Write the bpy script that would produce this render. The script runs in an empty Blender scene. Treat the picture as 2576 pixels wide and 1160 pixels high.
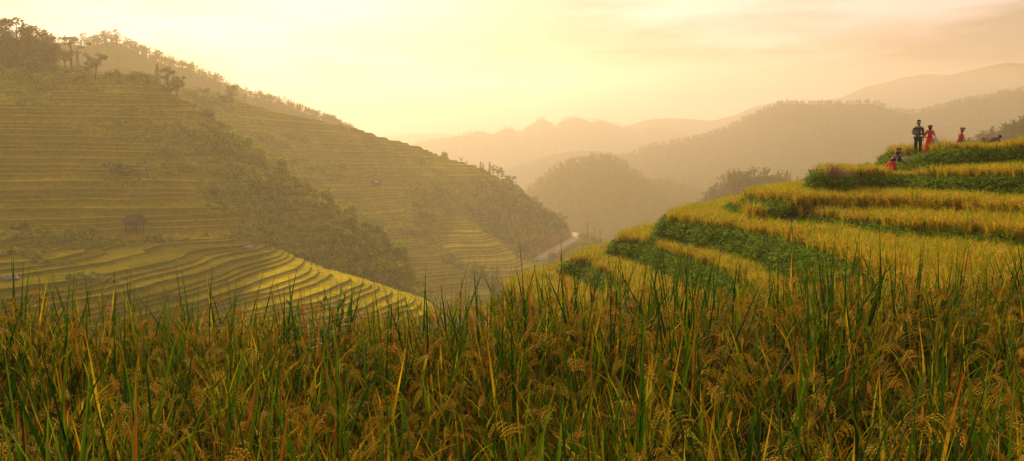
import bpy, math, random
import numpy as np
from mathutils import Vector, Matrix

SC = bpy.context.scene
R = math.radians
random.seed(7)
rng = np.random.default_rng(7)

# ------------------------------------------------------------------ camera
F, CX, CY, HZ = 1983.0, 1288.0, 580.0, 430.0      # focal, centre and horizon in the 2576 px wide picture
PITCH = math.atan((CY - HZ) / F)
cam_d = bpy.data.cameras.new('camera')
cam = bpy.data.objects.new('camera', cam_d)
SC.collection.objects.link(cam)
SC.camera = cam
cam_d.sensor_width = 36.0
cam_d.lens = 36.0 * F / 2576.0
cam_d.clip_start = 0.05
cam_d.clip_end = 20000
cam.location = (0, 0, 0)
cam.rotation_euler = (R(90) - PITCH, 0, 0)

# ------------------------------------------------------------------ world, sun, exposure
SUN_AZ, SUN_EL = R(-15.5), R(20.0)                # azimuth from +Y (negative = left)
SKY_STRENGTH = 0.1
w = bpy.data.worlds.new('World'); SC.world = w; w.use_nodes = True
nt = w.node_tree; N = nt.nodes; L = nt.links; N.clear()
out = N.new('ShaderNodeOutputWorld'); bg = N.new('ShaderNodeBackground')
bg.inputs[1].default_value = SKY_STRENGTH
sky = N.new('ShaderNodeTexSky'); sky.sky_type = 'NISHITA'; sky.sun_disc = False
sky.sun_elevation = SUN_EL; sky.sun_rotation = SUN_AZ
sky.altitude = 900; sky.dust_density = 6; sky.ozone_density = 0.6
tc = N.new('ShaderNodeTexCoord')
mp = N.new('ShaderNodeMapping'); mp.inputs['Scale'].default_value = (1.0, 1.0, 6.0); mp.inputs['Rotation'].default_value = (0, R(5), 0)
L.new(tc.outputs['Generated'], mp.inputs['Vector'])
nz = N.new('ShaderNodeTexNoise'); nz.inputs['Scale'].default_value = 2.6; nz.inputs['Detail'].default_value = 6; nz.inputs['Roughness'].default_value = 0.55
L.new(mp.outputs[0], nz.inputs['Vector'])
rmp = N.new('ShaderNodeValToRGB')
rmp.color_ramp.elements[0].position = 0.43; rmp.color_ramp.elements[0].color = (1.65, 1.5, 2.5, 1)
rmp.color_ramp.elements[1].position = 0.62; rmp.color_ramp.elements[1].color = (8.4, 7.0, 7.9, 1)
L.new(nz.outputs[0], rmp.inputs[0])
# bright veil of cloud round the sun's direction
sd = Vector((math.sin(SUN_AZ) * math.cos(SUN_EL), math.cos(SUN_AZ) * math.cos(SUN_EL), math.sin(SUN_EL)))
dot = N.new('ShaderNodeVectorMath'); dot.operation = 'DOT_PRODUCT'; dot.inputs[1].default_value = sd
L.new(tc.outputs['Generated'], dot.inputs[0])
cl = N.new('ShaderNodeMapRange'); cl.inputs[1].default_value = 0.80; cl.inputs[2].default_value = 1.0
cl.inputs[3].default_value = 0.0; cl.inputs[4].default_value = 1.0
L.new(dot.outputs['Value'], cl.inputs[0])
pw = N.new('ShaderNodeMath'); pw.operation = 'POWER'; pw.inputs[1].default_value = 3.0
L.new(cl.outputs[0], pw.inputs[0])
gl = N.new('ShaderNodeVectorMath'); gl.operation = 'SCALE'; gl.inputs[0].default_value = (9, 7.3, 6)
L.new(pw.outputs[0], gl.inputs['Scale'])
add = N.new('ShaderNodeVectorMath'); add.operation = 'ADD'
L.new(rmp.outputs[0], add.inputs[0]); L.new(gl.outputs[0], add.inputs[1])
mx = N.new('ShaderNodeMix'); mx.data_type = 'RGBA'; mx.inputs[0].default_value = 0.94
L.new(sky.outputs[0], mx.inputs[6]); L.new(add.outputs[0], mx.inputs[7])
# the cloud deck is far brighter towards the low sun than overhead and behind
dm = N.new('ShaderNodeMapRange'); dm.interpolation_type = 'SMOOTHSTEP'; dm.inputs[1].default_value = -0.1; dm.inputs[2].default_value = 0.85; dm.inputs[3].default_value = 0.6; dm.inputs[4].default_value = 1.0
L.new(dot.outputs['Value'], dm.inputs[0])
dv = N.new('ShaderNodeVectorMath'); dv.operation = 'SCALE'; L.new(mx.outputs[2], dv.inputs[0]); L.new(dm.outputs[0], dv.inputs['Scale'])
L.new(dv.outputs[0], bg.inputs[0]); L.new(bg.outputs[0], out.inputs[0])

sun_d = bpy.data.lights.new('sun', 'SUN'); sun = bpy.data.objects.new('sun', sun_d)
SC.collection.objects.link(sun)
sun_d.energy = 5.0; sun_d.angle = R(4); sun_d.color = (1.0, 0.79, 0.51)
sun.rotation_euler = (-sd).to_track_quat('-Z', 'Y').to_euler()

SC.view_settings.view_transform = 'Standard'; SC.view_settings.look = 'None'
SC.view_settings.exposure = 0.4; SC.view_settings.gamma = 1.0
SC.cycles.volume_bounces = 1
SC.cycles.max_bounces = 6; SC.cycles.diffuse_bounces = 3; SC.cycles.transmission_bounces = 3
SC.cycles.transparent_max_bounces = 8
SC.cycles.caustics_reflective = False; SC.cycles.caustics_refractive = False

HAZE_DENSITY = 0.00078
HAZE_TOP = 235.0

# ------------------------------------------------------------------ helpers
_f = Vector((0, math.cos(PITCH), -math.sin(PITCH))); _u = Vector((0, math.sin(PITCH), math.cos(PITCH)))
def ray(px, py):
    return _f + Vector(((px - CX) / F, 0, 0)) + _u * ((CY - py) / F)
def W(px, py, Y):
    d = ray(px, py); return d * (Y / d.y)
def Wz(px, py, z):
    d = ray(px, py); return d * (z / d.z)
def proj(P):
    """world points (n,3) -> picture coordinates"""
    P = np.asarray(P, float)
    yc = P[..., 1] * math.cos(PITCH) - P[..., 2] * math.sin(PITCH)
    zc = P[..., 1] * math.sin(PITCH) + P[..., 2] * math.cos(PITCH)
    return CX + F * P[..., 0] / yc, CY - F * zc / yc

def tag(o, label=None, cat=None, group=None, kind=None):
    if label: o['label'] = label
    if cat: o['category'] = cat
    if group: o['group'] = group
    if kind: o['kind'] = kind
    return o
def mesh_np(name, V, Fc, mats=None, attrs=None, smooth=True, mat_idx=None):
    me = bpy.data.meshes.new(name)
    V = np.asarray(V, np.float32)
    if isinstance(Fc, np.ndarray):
        n, k = Fc.shape
        me.vertices.add(len(V)); me.vertices.foreach_set('co', V.ravel())
        me.loops.add(n * k); me.loops.foreach_set('vertex_index', Fc.astype(np.int32).ravel())
        me.polygons.add(n); me.polygons.foreach_set('loop_start', np.arange(0, n * k, k, dtype=np.int32))
        me.update(calc_edges=True)
    else:
        me.from_pydata([tuple(map(float, v)) for v in V], [], [tuple(f) for f in Fc]); me.update()
    me.validate()
    for m in (mats or []): me.materials.append(m)
    if mat_idx is not None: me.polygons.foreach_set('material_index', np.asarray(mat_idx, np.int32))
    for k, a in (attrs or {}).items():
        a = np.asarray(a, np.float32)
        if a.ndim == 1:
            at = me.attributes.new(k, 'FLOAT', 'POINT'); at.data.foreach_set('value', a)
        else:
            at = me.attributes.new(k, 'FLOAT_VECTOR', 'POINT'); at.data.foreach_set('vector', a.ravel())
    if smooth: me.polygons.foreach_set('use_smooth', np.ones(len(me.polygons), bool))
    me.update()
    return me
def obj(name, me, parent=None, loc=None):
    o = bpy.data.objects.new(name, me); SC.collection.objects.link(o)
    if parent: o.parent = parent
    if loc is not None: o.location = loc
    return o
def empty(name, loc, rz=0, s=1.0):
    o = bpy.data.objects.new(name, None); SC.collection.objects.link(o)
    o.location = loc; o.rotation_euler = (0, 0, rz); o.scale = (s, s, s); o.empty_display_size = 0.2
    return o

# value noise -------------------------------------------------------
def _hash(ix, iy, s):
    h = (ix.astype(np.int64) * 374761393 + iy.astype(np.int64) * 668265263 + s * 1442695041) & 0x7fffffff
    h = ((h ^ (h >> 13)) * 1274126177) & 0x7fffffff
    h = (h ^ (h >> 16)) & 0x7fffffff
    return h / float(0x7fffffff)
def vnoise(x, y, s=0):
    x = np.asarray(x, float); y = np.asarray(y, float)
    ix = np.floor(x); iy = np.floor(y); fx = x - ix; fy = y - iy
    fx = fx * fx * (3 - 2 * fx); fy = fy * fy * (3 - 2 * fy)
    a = _hash(ix, iy, s); b = _hash(ix + 1, iy, s); c = _hash(ix, iy + 1, s); d = _hash(ix + 1, iy + 1, s)
    return (a + (b - a) * fx) * (1 - fy) + (c + (d - c) * fx) * fy
def fbm(x, y, o=4, s=0):
    v = 0; a = 0.5; t = 0
    for k in range(o):
        v = v + a * (vnoise(x, y, s + k * 17) - 0.5) * 2; t += a; a *= 0.5; x = x * 2.03 + 11.3; y = y * 2.03 + 5.7
    return v / t
def sstep(x, a, b):
    t = np.clip((x - a) / (b - a), 0, 1); return t * t * (3 - 2 * t)

# materials ---------------------------------------------------------
def new_mat(name):
    m = bpy.data.materials.new(name); m.use_nodes = True
    n = m.node_tree.nodes; n.clear()
    return m, n, m.node_tree.links
def ramp(n, stops):
    r = n.new('ShaderNodeValToRGB'); cr = r.color_ramp
    while len(cr.elements) < len(stops): cr.elements.new(0.5)
    for e, (p, c) in zip(cr.elements, stops): e.position = p; e.color = (*c, 1)
    return r
def simple_mat(name, col, rough=0.8, var=0.25, scale=8.0, bump=0.0, metallic=0.0, coord='Object'):
    m, n, l = new_mat(name)
    o = n.new('ShaderNodeOutputMaterial'); b = n.new('ShaderNodeBsdfPrincipled')
    b.inputs['Roughness'].default_value = rough; b.inputs['Metallic'].default_value = metallic
    b.inputs['Specular IOR Level'].default_value = 0.25
    t = n.new('ShaderNodeTexCoord'); z = n.new('ShaderNodeTexNoise'); z.inputs['Scale'].default_value = scale; z.inputs['Detail'].default_value = 5
    l.new(t.outputs[coord], z.inputs['Vector'])
    r = ramp(n, [(0.3, tuple(c * (1 - var) for c in col)), (0.7, tuple(min(1, c * (1 + var)) for c in col))])
    l.new(z.outputs[0], r.inputs[0]); l.new(r.outputs[0], b.inputs['Base Color'])
    if bump:
        bp = n.new('ShaderNodeBump'); bp.inputs['Strength'].default_value = bump; l.new(z.outputs[0], bp.inputs['Height']); l.new(bp.outputs[0], b.inputs['Normal'])
    l.new(b.outputs[0], o.inputs[0])
    return m
def leaf_mat(name, stops, transl=0.45, rough=0.55, attr='v', rand=0.18, spec=0.3):
    """leaf colour from a per-leaf attribute and a per-copy random value, lit through as well as on"""
    m, n, l = new_mat(name)
    o = n.new('ShaderNodeOutputMaterial')
    a = n.new('ShaderNodeAttribute'); a.attribute_name = attr
    oi = n.new('ShaderNodeObjectInfo')
    mr = n.new('ShaderNodeMapRange'); mr.inputs[3].default_value = -rand; mr.inputs[4].default_value = rand
    l.new(oi.outputs['Random'], mr.inputs[0])
    ad = n.new('ShaderNodeMath'); ad.operation = 'ADD'; l.new(a.outputs['Fac'], ad.inputs[0]); l.new(mr.outputs[0], ad.inputs[1])
    r = ramp(n, stops); l.new(ad.outputs[0], r.inputs[0])
    p = n.new('ShaderNodeBsdfPrincipled'); p.inputs['Roughness'].default_value = rough; p.inputs['Specular IOR Level'].default_value = spec
    tr = n.new('ShaderNodeBsdfTranslucent'); mxs = n.new('ShaderNodeMixShader'); mxs.inputs[0].default_value = transl
    l.new(r.outputs[0], p.inputs['Base Color']); l.new(r.outputs[0], tr.inputs[0])
    l.new(p.outputs[0], mxs.inputs[1]); l.new(tr.outputs[0], mxs.inputs[2]); l.new(mxs.outputs[0], o.inputs[0])
    return m

GREEN = (0.045, 0.085, 0.014); OLIVE = (0.12, 0.13, 0.018); GOLD = (0.34, 0.20, 0.03); STRAW = (0.42, 0.23, 0.055); BROWN = (0.16, 0.07, 0.02)
M_RICE_LEAF = leaf_mat('rice_leaf', [(0.0, (0.010, 0.042, 0.002)), (0.3, (0.065, 0.13, 0.003)), (0.58, (0.32, 0.32, 0.006)), (0.82, (0.66, 0.42, 0.014)), (1.0, (0.26, 0.085, 0.008))], 0.5, 0.65, spec=0.1)
M_RICE_FAR = leaf_mat('rice_leaf_terrace', [(0.0, (0.03, 0.09, 0.003)), (0.3, (0.19, 0.28, 0.006)), (0.65, (0.50, 0.46, 0.010)), (1.0, (0.62, 0.40, 0.014))], 0.5, 0.7, spec=0.1)
M_GRAIN = leaf_mat('rice_grain', [(0.0, (0.46, 0.44, 0.016)), (0.4, (0.88, 0.64, 0.028)), (1.0, (0.84, 0.46, 0.024))], 0.35, 0.6, rand=0.3, spec=0.15)
M_BEAN = leaf_mat('bean_leaf', [(0.0, (0.03, 0.09, 0.002)), (0.5, (0.12, 0.25, 0.003)), (1.0, (0.42, 0.52, 0.008))], 0.4, 0.6, spec=0.15)
M_WEED = leaf_mat('weed_leaf', [(0.0, (0.03, 0.10, 0.012)), (1.0, (0.14, 0.28, 0.02))], 0.45, 0.6, spec=0.1)
M_TREE = leaf_mat('tree_foliage', [(0.0, (0.03, 0.045, 0.006)), (0.5, (0.08, 0.095, 0.009)), (1.0, (0.17, 0.16, 0.012))], 0.35, 0.8, spec=0.05)
M_SHRUB = leaf_mat('shrub_foliage', [(0.0, (0.10, 0.13, 0.003)), (0.5, (0.29, 0.32, 0.006)), (1.0, (0.58, 0.54, 0.012))], 0.5, 0.8, spec=0.1)
M_BARK = simple_mat('bark', (0.07, 0.045, 0.03), 0.9, 0.4, 6)
M_FLOWER = simple_mat('white_petal', (0.75, 0.72, 0.62), 0.6, 0.05)
M_SOIL = simple_mat('soil', (0.055, 0.035, 0.018), 0.95, 0.4, 3.0, 0.4)

def terrain_mat(name, tread, tread2, riser, lip, shrub, shrub2):
    """terraced hillside: a colour for the planted treads (varying plot by plot), for the overgrown risers and for the grassy lip, with the light on its edge put into the colour"""
    m, n, l = new_mat(name)
    o = n.new('ShaderNodeOutputMaterial'); b = n.new('ShaderNodeBsdfPrincipled'); b.inputs['Roughness'].default_value = 1.0; b.inputs['Specular IOR Level'].default_value = 0.0
    def at(nm):
        a = n.new('ShaderNodeAttribute'); a.attribute_name = nm; return a.outputs['Fac']
    def mix(f, c1, c2):
        x = n.new('ShaderNodeMix'); x.data_type = 'RGBA'
        if hasattr(f, 'links'): l.new(f, x.inputs[0])
        for s, c in ((6, c1), (7, c2)):
            if isinstance(c, tuple): x.inputs[s].default_value = (*c, 1)
            else: l.new(c, x.inputs[s])
        return x.outputs[2]
    t = n.new('ShaderNodeTexCoord')
    z1 = n.new('ShaderNodeTexNoise'); z1.inputs['Scale'].default_value = 0.9; z1.inputs['Detail'].default_value = 6; z1.inputs['Roughness'].default_value = 0.7
    z2 = n.new('ShaderNodeTexNoise'); z2.inputs['Scale'].default_value = 0.09; z2.inputs['Detail'].default_value = 4
    for z in (z1, z2): l.new(t.outputs['Object'], z.inputs['Vector'])
    def rng_(s, a, b_):
        r = n.new('ShaderNodeMapRange'); r.inputs[1].default_value = a; r.inputs[2].default_value = b_; l.new(s, r.inputs[0]); return r.outputs[0]
    c = mix(at('plot'), tread, tread2)
    c = mix(at('lip'), c, lip)  # pale grass of the bund, with its lit edge painted into the colour
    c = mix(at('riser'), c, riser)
    s = mix(rng_(z1.outputs[0], 0.35, 0.68), shrub, shrub2)
    c = mix(at('cover'), c, s)
    dk = n.new('ShaderNodeMix'); dk.data_type = 'RGBA'; dk.blend_type = 'MULTIPLY'; dk.inputs[0].default_value = 1.0
    r = ramp(n, [(0.3, (0.55, 0.58, 0.55)), (0.7, (1.25, 1.2, 1.1))]); l.new(z1.outputs[0], r.inputs[0])
    l.new(c, dk.inputs[6]); l.new(r.outputs[0], dk.inputs[7])
    dk2 = n.new('ShaderNodeMix'); dk2.data_type = 'RGBA'; dk2.blend_type = 'MULTIPLY'; dk2.inputs[0].default_value = 1.0
    r2 = ramp(n, [(0.35, (0.72, 0.78, 0.8)), (0.65, (1.15, 1.1, 1.0))]); l.new(z2.outputs[0], r2.inputs[0])
    l.new(dk.outputs[2], dk2.inputs[6]); l.new(r2.outputs[0], dk2.inputs[7])
    l.new(dk2.outputs[2], b.inputs['Base Color'])
    bp = n.new('ShaderNodeBump'); bp.inputs['Strength'].default_value = 0.6; bp.inputs['Distance'].default_value = 0.6
    l.new(z1.outputs[0], bp.inputs['Height']); l.new(bp.outputs[0], b.inputs['Normal'])
    l.new(b.outputs[0], o.inputs[0])
    return m
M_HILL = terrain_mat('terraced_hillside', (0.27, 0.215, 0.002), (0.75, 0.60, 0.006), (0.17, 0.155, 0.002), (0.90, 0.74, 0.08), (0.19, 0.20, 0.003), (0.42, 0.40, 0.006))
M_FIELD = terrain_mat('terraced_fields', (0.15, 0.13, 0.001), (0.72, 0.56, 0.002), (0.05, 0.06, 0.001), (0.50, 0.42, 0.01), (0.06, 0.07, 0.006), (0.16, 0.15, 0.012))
M_FOREST = simple_mat('forest_slope', (0.03, 0.042, 0.016), 0.95, 0.45, 0.08)
M_VALLEY = simple_mat('valley_floor', (0.07, 0.075, 0.03), 0.95, 0.5, 0.02)

# ------------------------------------------------------------------ hill sheets
def catmull(P, n):
    """P (k, ...) -> n samples, Catmull-Rom along axis 0"""
    k = len(P); t = np.linspace(0, k - 1, n); i = np.clip(np.floor(t).astype(int), 0, k - 2); f = t - i
    g = lambda j: P[np.clip(j, 0, k - 1)]
    sh = (-1,) + (1,) * (P.ndim - 1); f = f.reshape(sh)
    a, b, c, d = g(i - 1), g(i), g(i + 1), g(i + 2)
    return 0.5 * (2 * b + (c - a) * f + (2 * a - 5 * b + 4 * c - d) * f ** 2 + (3 * b - a - 3 * c + d) * f ** 3)

SHEETS = {}
rp = [(1326, 672, 342), (1338, 662, 348), (1352, 651, 354), (1372, 641, 360), (1395, 628, 368), (1415, 616, 376), (1434, 606, 383), (1447, 598, 389), (1451, 592.5, 395), (1444, 588.5, 401), (1434, 586, 408), (1428, 585, 416)]
ROADC = catmull(np.array([tuple(W(*q)) for q in rp]), 60)
def sheet(name, cols, nu, nv, mat, step=0, noise=((30, 1.5),), cover=None, ridges=(), back=(0, 30, -25), right=None, riser=0.4, warp=0.25, plotlen=22.0, bund=0.12, seed=0, label=None, bright=None):
    """a hillside: each column is (px, [(py, Y) from foot to crest]); the surface runs on behind the crest and past the right edge"""
    C = []
    for px, rows in cols:
        C.append([tuple(W(px, py, Y)) for py, Y in rows])
    C = np.array(C)                                   # (col, row, 3)
    top = C[:, -1]
    ext = [top + np.array(back) * k for k in (0.35, 1.0)]
    C = np.concatenate([C, np.stack(ext, 1)], 1)
    if right is not None:
        C = np.concatenate([C, (C[-1] + np.array(right) * 0.4)[None], (C[-1] + np.array(right))[None]], 0)
    G = catmull(C, nu); G = catmull(np.swapaxes(G, 0, 1), nv)   # (nv, nu, 3)
    X, Y, Z = G[..., 0].copy(), G[..., 1].copy(), G[..., 2].copy()
    px0, py0 = proj(G)
    for (pts, wd, amp) in ridges:
        d = np.full(px0.shape, 1e9)
        for (x0, y0), (x1, y1) in zip(pts, pts[1:]):
            vx, vy = x1 - x0, y1 - y0
            t = np.clip(((px0 - x0) * vx + (py0 - y0) * vy) / (vx * vx + vy * vy), 0, 1)
            d = np.minimum(d, np.hypot(px0 - x0 - t * vx, py0 - y0 - t * vy))
        Z += amp * np.exp(-(d / wd) ** 2)
    for k, (wl, amp) in enumerate(noise):
        Z += amp * fbm(X / wl, Y / wl, 4, seed + 31 * k)
    if seed in (3, 4):                                # the road's bench cut into the slope
        d = np.full(X.shape, 1e9); zr = np.zeros(X.shape)
        for q in ROADC:
            dd = np.hypot(X - q[0], Y - q[1]); zr = np.where(dd < d, q[2], zr); d = np.minimum(d, dd)
        k_ = 1 - sstep(d, 4.0, 10.0); Z = Z * (1 - k_) + (zr - 0.15) * k_
    cv = np.zeros(X.shape) if cover is None else np.clip(cover(px0, py0, X, Y), 0, 1)
    zero = np.zeros(X.shape)
    att = {'cover': cv.ravel(), 'lip': zero.ravel(), 'riser': zero.ravel(), 'plot': vnoise(X / 25, Y / 25, 5).ravel()}
    if step:
        H = Z / step + warp * fbm(X / 14, Y / 14, 3, seed + 90)
        H = H + 0.28 * np.sin(1.7 * H + 2.0 * fbm(X / 60, Y / 60, 2, seed + 91)) + 0.5 * fbm(X / 50, Y / 50, 2, seed + 92)
        K = np.floor(H); f = H - K
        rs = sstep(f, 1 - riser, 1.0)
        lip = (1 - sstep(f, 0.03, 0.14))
        Zt = step * (K + rs) + bund * 1.8 * step * lip * (1 - rs) - (H * step - Z)
        Zt += 0.0
        wgt = 1 - 0.75 * cv
        Z = Z * (1 - wgt) + Zt * wgt
        seg = np.floor(X / plotlen + 3.1 * _hash(K, K * 0, seed + 3) + 0.35 * fbm(X / 9, Y / 9, 2, 8))
        pl = _hash(K, seg, seed + 4)
        fade = _hash(K, np.floor(seg / 2), seed + 9)
        br = 0.35 + 0.65 * vnoise(X / 12 + K * 7.7, Y / 12, seed + 12)
        att['lip'] = (lip * br * (0.25 + 0.75 * fade) * (1 - rs)).ravel(); att['riser'] = (rs * 0.9).ravel(); att['plot'] = (pl * (0.3 if bright else 1.0)).ravel()  # lip masks the painted light strip along each grassy terrace edge
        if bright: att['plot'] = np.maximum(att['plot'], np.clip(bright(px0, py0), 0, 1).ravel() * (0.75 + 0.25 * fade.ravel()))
    V = np.stack([X, Y, Z], -1)
    nvv, nuu = X.shape
    i = np.arange((nvv - 1) * (nuu - 1)); r = i // (nuu - 1); c = i % (nuu - 1); a = r * nuu + c
    Fc = np.stack([a, a + 1, a + 1 + nuu, a + nuu], 1)
    me = mesh_np(name, V.reshape(-1, 3), Fc, [mat], att, smooth=True)
    o = obj(name, me); tag(o, label, None, None, 'structure')
    px, py = proj(V)
    SHEETS[name + str(seed)] = (V, px, py, cv)
    return SHEETS[name + str(seed)]
def surf(S, px, py):
    """the point of a sheet seen at (px, py): the nearest of those that project there"""
    V, X, Y, _ = S
    d = np.hypot(X - px, Y - py) + V[..., 1] * 0.004
    return Vector(V[np.unravel_index(np.argmin(d), d.shape)])

def blob(px, py, blobs):
    c = np.zeros(px.shape)
    for (x, y, rx, ry, a) in blobs: c = np.maximum(c, a * (1 - sstep(np.hypot((px - x) / rx, (py - y) / ry), 0.7, 1.15)))
    return c
def lerp_cols(pxs, tops, bots, topY, botY, mids=(0.33, 0.66), bulge=0.0):
    cols = []
    for p, t, b, tY, bY in zip(pxs, tops, bots, topY, botY):
        rows = [(b, bY)]
        for m in mids: rows.append((b + (t - b) * m, bY + (tY - bY) * (m + bulge * m * (1 - m))))
        rows.append((t, tY)); cols.append((p, rows))
    return cols

# lower left terraces -------------------------------------------------
T1 = [(-420, [(820, 76), (745, 86), (690, 96), (640, 110), (608, 126), (592, 140)]),
      (-150, [(820, 79), (742, 88), (690, 99), (640, 112), (607, 129), (588, 146)]),
      (100, [(820, 83), (742, 92), (690, 103), (640, 117), (606, 133), (584, 150)]),
      (300, [(820, 90), (742, 98), (690, 109), (641, 125), (606, 142), (580, 158)]),
      (480, [(820, 99), (745, 107), (692, 118), (643, 133), (603, 149), (572, 166)]),
      (600, [(820, 105), (750, 114), (698, 125), (648, 139), (606, 154), (584, 168)]),
      (700, [(820, 109), (755, 118), (706, 129), (662, 142), (634, 154), (628, 160)]),
      (800, [(820, 113), (762, 121), (716, 132), (686, 143), (672, 151), (669, 156)]),
      (900, [(820, 117), (772, 124), (738, 133), (712, 141), (702, 148), (700, 152)]),
      (1000, [(820, 121), (785, 127), (758, 134), (742, 140), (735, 145), (734, 149)]),
      (1070, [(820, 124), (790, 129), (774, 135), (764, 139), (759, 143), (758, 146)])]
def cov1(px, py, X, Y):
    c = blob(px, py, [(60, 640, 90, 14, .8), (130, 660, 80, 10, .6), (560, 690, 40, 20, .2), (230, 700, 70, 12, .6), (120, 612, 220, 16, .9), (420, 590, 200, 14, .9)])
    return c + 0.25 * sstep(fbm(X / 6, Y / 6, 3, 4), 0.25, 0.5)
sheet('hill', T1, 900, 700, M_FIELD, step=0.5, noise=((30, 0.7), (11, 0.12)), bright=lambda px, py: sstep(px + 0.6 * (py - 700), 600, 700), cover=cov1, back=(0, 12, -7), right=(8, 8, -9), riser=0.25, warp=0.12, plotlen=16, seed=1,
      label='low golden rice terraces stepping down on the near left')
FIELDS = SHEETS['hill1']

# near hillside with the shrubby spur ---------------------------------
PX = [-420, -100, 60, 160, 250, 320, 380, 430, 480, 540, 600, 660, 720, 790, 860, 930, 1000, 1060, 1110]
TP = [105, 115, 130, 152, 176, 190, 205, 232, 285, 330, 372, 412, 455, 498, 540, 596, 660, 728, 790]
BT = [650, 650, 645, 640, 635, 630, 625, 620, 620, 625, 640, 665, 690, 715, 735, 760, 790, 820, 850]
TY = [225, 225, 224, 222, 220, 220, 219, 218, 214, 212, 210, 207, 204, 200, 197, 192, 188, 184, 180]
BY = [122, 126, 129, 132, 136, 139, 142, 145, 148, 151, 154, 156, 157, 158, 160, 161, 163, 166, 168]
def cov2(px, py, X, Y):
    n = fbm(X / 12, Y / 12, 4, 21)
    # spur of shrubs running down to the right
    line = np.interp(px, [200, 330, 470, 620, 760, 900, 1100], [330, 340, 352, 500, 590, 650, 760])
    c = sstep(px + 60 * n, 300, 480) * (1 - sstep(py - line + 70 * n, -10, 60)) * sstep(py + 25 * n, 285, 330)
    c = np.maximum(c, sstep(px + 50 * n, 560, 680))
    c = np.maximum(c, (1 - sstep(py + 30 * n, 195, 235)) * 0.9)
    c = np.maximum(c, blob(px + 20 * n, py + 14 * n, [(60, 232, 80, 26, .9), (560, 500, 60, 60, .7), (300, 425, 60, 40, .9), (90, 590, 190, 26, .9), (250, 610, 200, 22, .9), (270, 305, 130, 22, .6), (330, 268, 120, 10, .5), (430, 400, 140, 40, .8)]))
    return c * (0.8 + 1.3 * n)
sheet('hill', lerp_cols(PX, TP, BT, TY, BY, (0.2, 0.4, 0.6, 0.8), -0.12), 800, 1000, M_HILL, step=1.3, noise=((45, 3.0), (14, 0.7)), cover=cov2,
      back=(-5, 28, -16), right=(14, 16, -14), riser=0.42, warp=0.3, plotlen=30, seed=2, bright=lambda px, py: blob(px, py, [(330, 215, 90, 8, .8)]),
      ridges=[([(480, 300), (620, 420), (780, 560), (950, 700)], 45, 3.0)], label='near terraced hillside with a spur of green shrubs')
HILL1 = SHEETS['hill2']

# second hillside, running down to the road ---------------------------
PX = [200, 330, 450, 520, 600, 680, 760, 850, 950, 1040, 1100, 1150, 1210, 1255, 1290, 1320, 1350, 1385, 1415, 1440]
TP = [185, 200, 222, 240, 260, 279, 292, 308, 336, 365, 386, 403, 424, 446, 468, 497, 520, 546, 570, 590]
BT = [560, 560, 570, 600, 640, 700, 750, 790, 800, 800, 800, 800, 800, 800, 790, 770, 730, 680, 640, 615]
TY = [300, 302, 305, 308, 312, 320, 330, 342, 360, 378, 390, 398, 405, 404, 402, 400, 398, 396, 398, 402]
BY = [225, 226, 228, 230, 232, 234, 236, 238, 240, 246, 250, 256, 264, 270, 276, 285, 305, 330, 350, 372]
def cov3(px, py, X, Y):
    n = fbm(X / 14, Y / 14, 4, 51)
    up = np.interp(px, [1000, 1100, 1150, 1210, 1330, 1450], [400, 425, 440, 452, 440, 560])
    lo = np.interp(px, [1000, 1090, 1130, 1200, 1280, 1350, 1450], [400, 520, 560, 590, 630, 700, 700])
    c = sstep(px + 25 * n, 1040, 1120) * sstep(py + 14 * n - up, -6, 14) * (1 - sstep(py + 14 * n - lo, -14, 12))
    l2 = np.interp(px, [840, 925, 1059, 1122, 1222, 1300], [520, 560, 625, 672, 735, 800])
    c = np.maximum(c, 0.95 * np.exp(-((py - l2 + 12 - 10 * n) / 17) ** 2) * sstep(px, 860, 930))
    c = np.maximum(c, sstep(px + 20 * n, 1300, 1345) * sstep(py, 520, 600) * (1 - sstep(py, 640, 660)))
    c = np.maximum(c, blob(px + 20 * n, py + 14 * n, [(1070, 540, 40, 50, .95), (1040, 480, 40, 30, .6), (520, 270, 90, 30, .9), (620, 300, 50, 16, .6), (730, 350, 90, 30, .7), (700, 410, 80, 30, .8), (840, 440, 50, 20, .8), (1000, 620, 60, 40, .5), (1080, 400, 60, 20, .6), (870, 330, 60, 12, .4)]))
    return c * (0.8 + 0.5 * n) + 0.25 * sstep(n, 0.2, 0.5)
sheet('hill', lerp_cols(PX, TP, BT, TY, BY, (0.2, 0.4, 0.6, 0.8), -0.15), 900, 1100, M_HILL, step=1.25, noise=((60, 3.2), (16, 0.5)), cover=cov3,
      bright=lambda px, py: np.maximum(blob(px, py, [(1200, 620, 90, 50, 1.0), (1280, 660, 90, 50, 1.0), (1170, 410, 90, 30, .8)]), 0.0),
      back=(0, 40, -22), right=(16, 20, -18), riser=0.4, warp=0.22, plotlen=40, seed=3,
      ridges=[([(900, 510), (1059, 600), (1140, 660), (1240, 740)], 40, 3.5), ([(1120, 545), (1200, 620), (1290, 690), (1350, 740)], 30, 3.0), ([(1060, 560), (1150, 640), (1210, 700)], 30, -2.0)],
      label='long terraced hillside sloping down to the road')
HILL2 = SHEETS['hill3']

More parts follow.
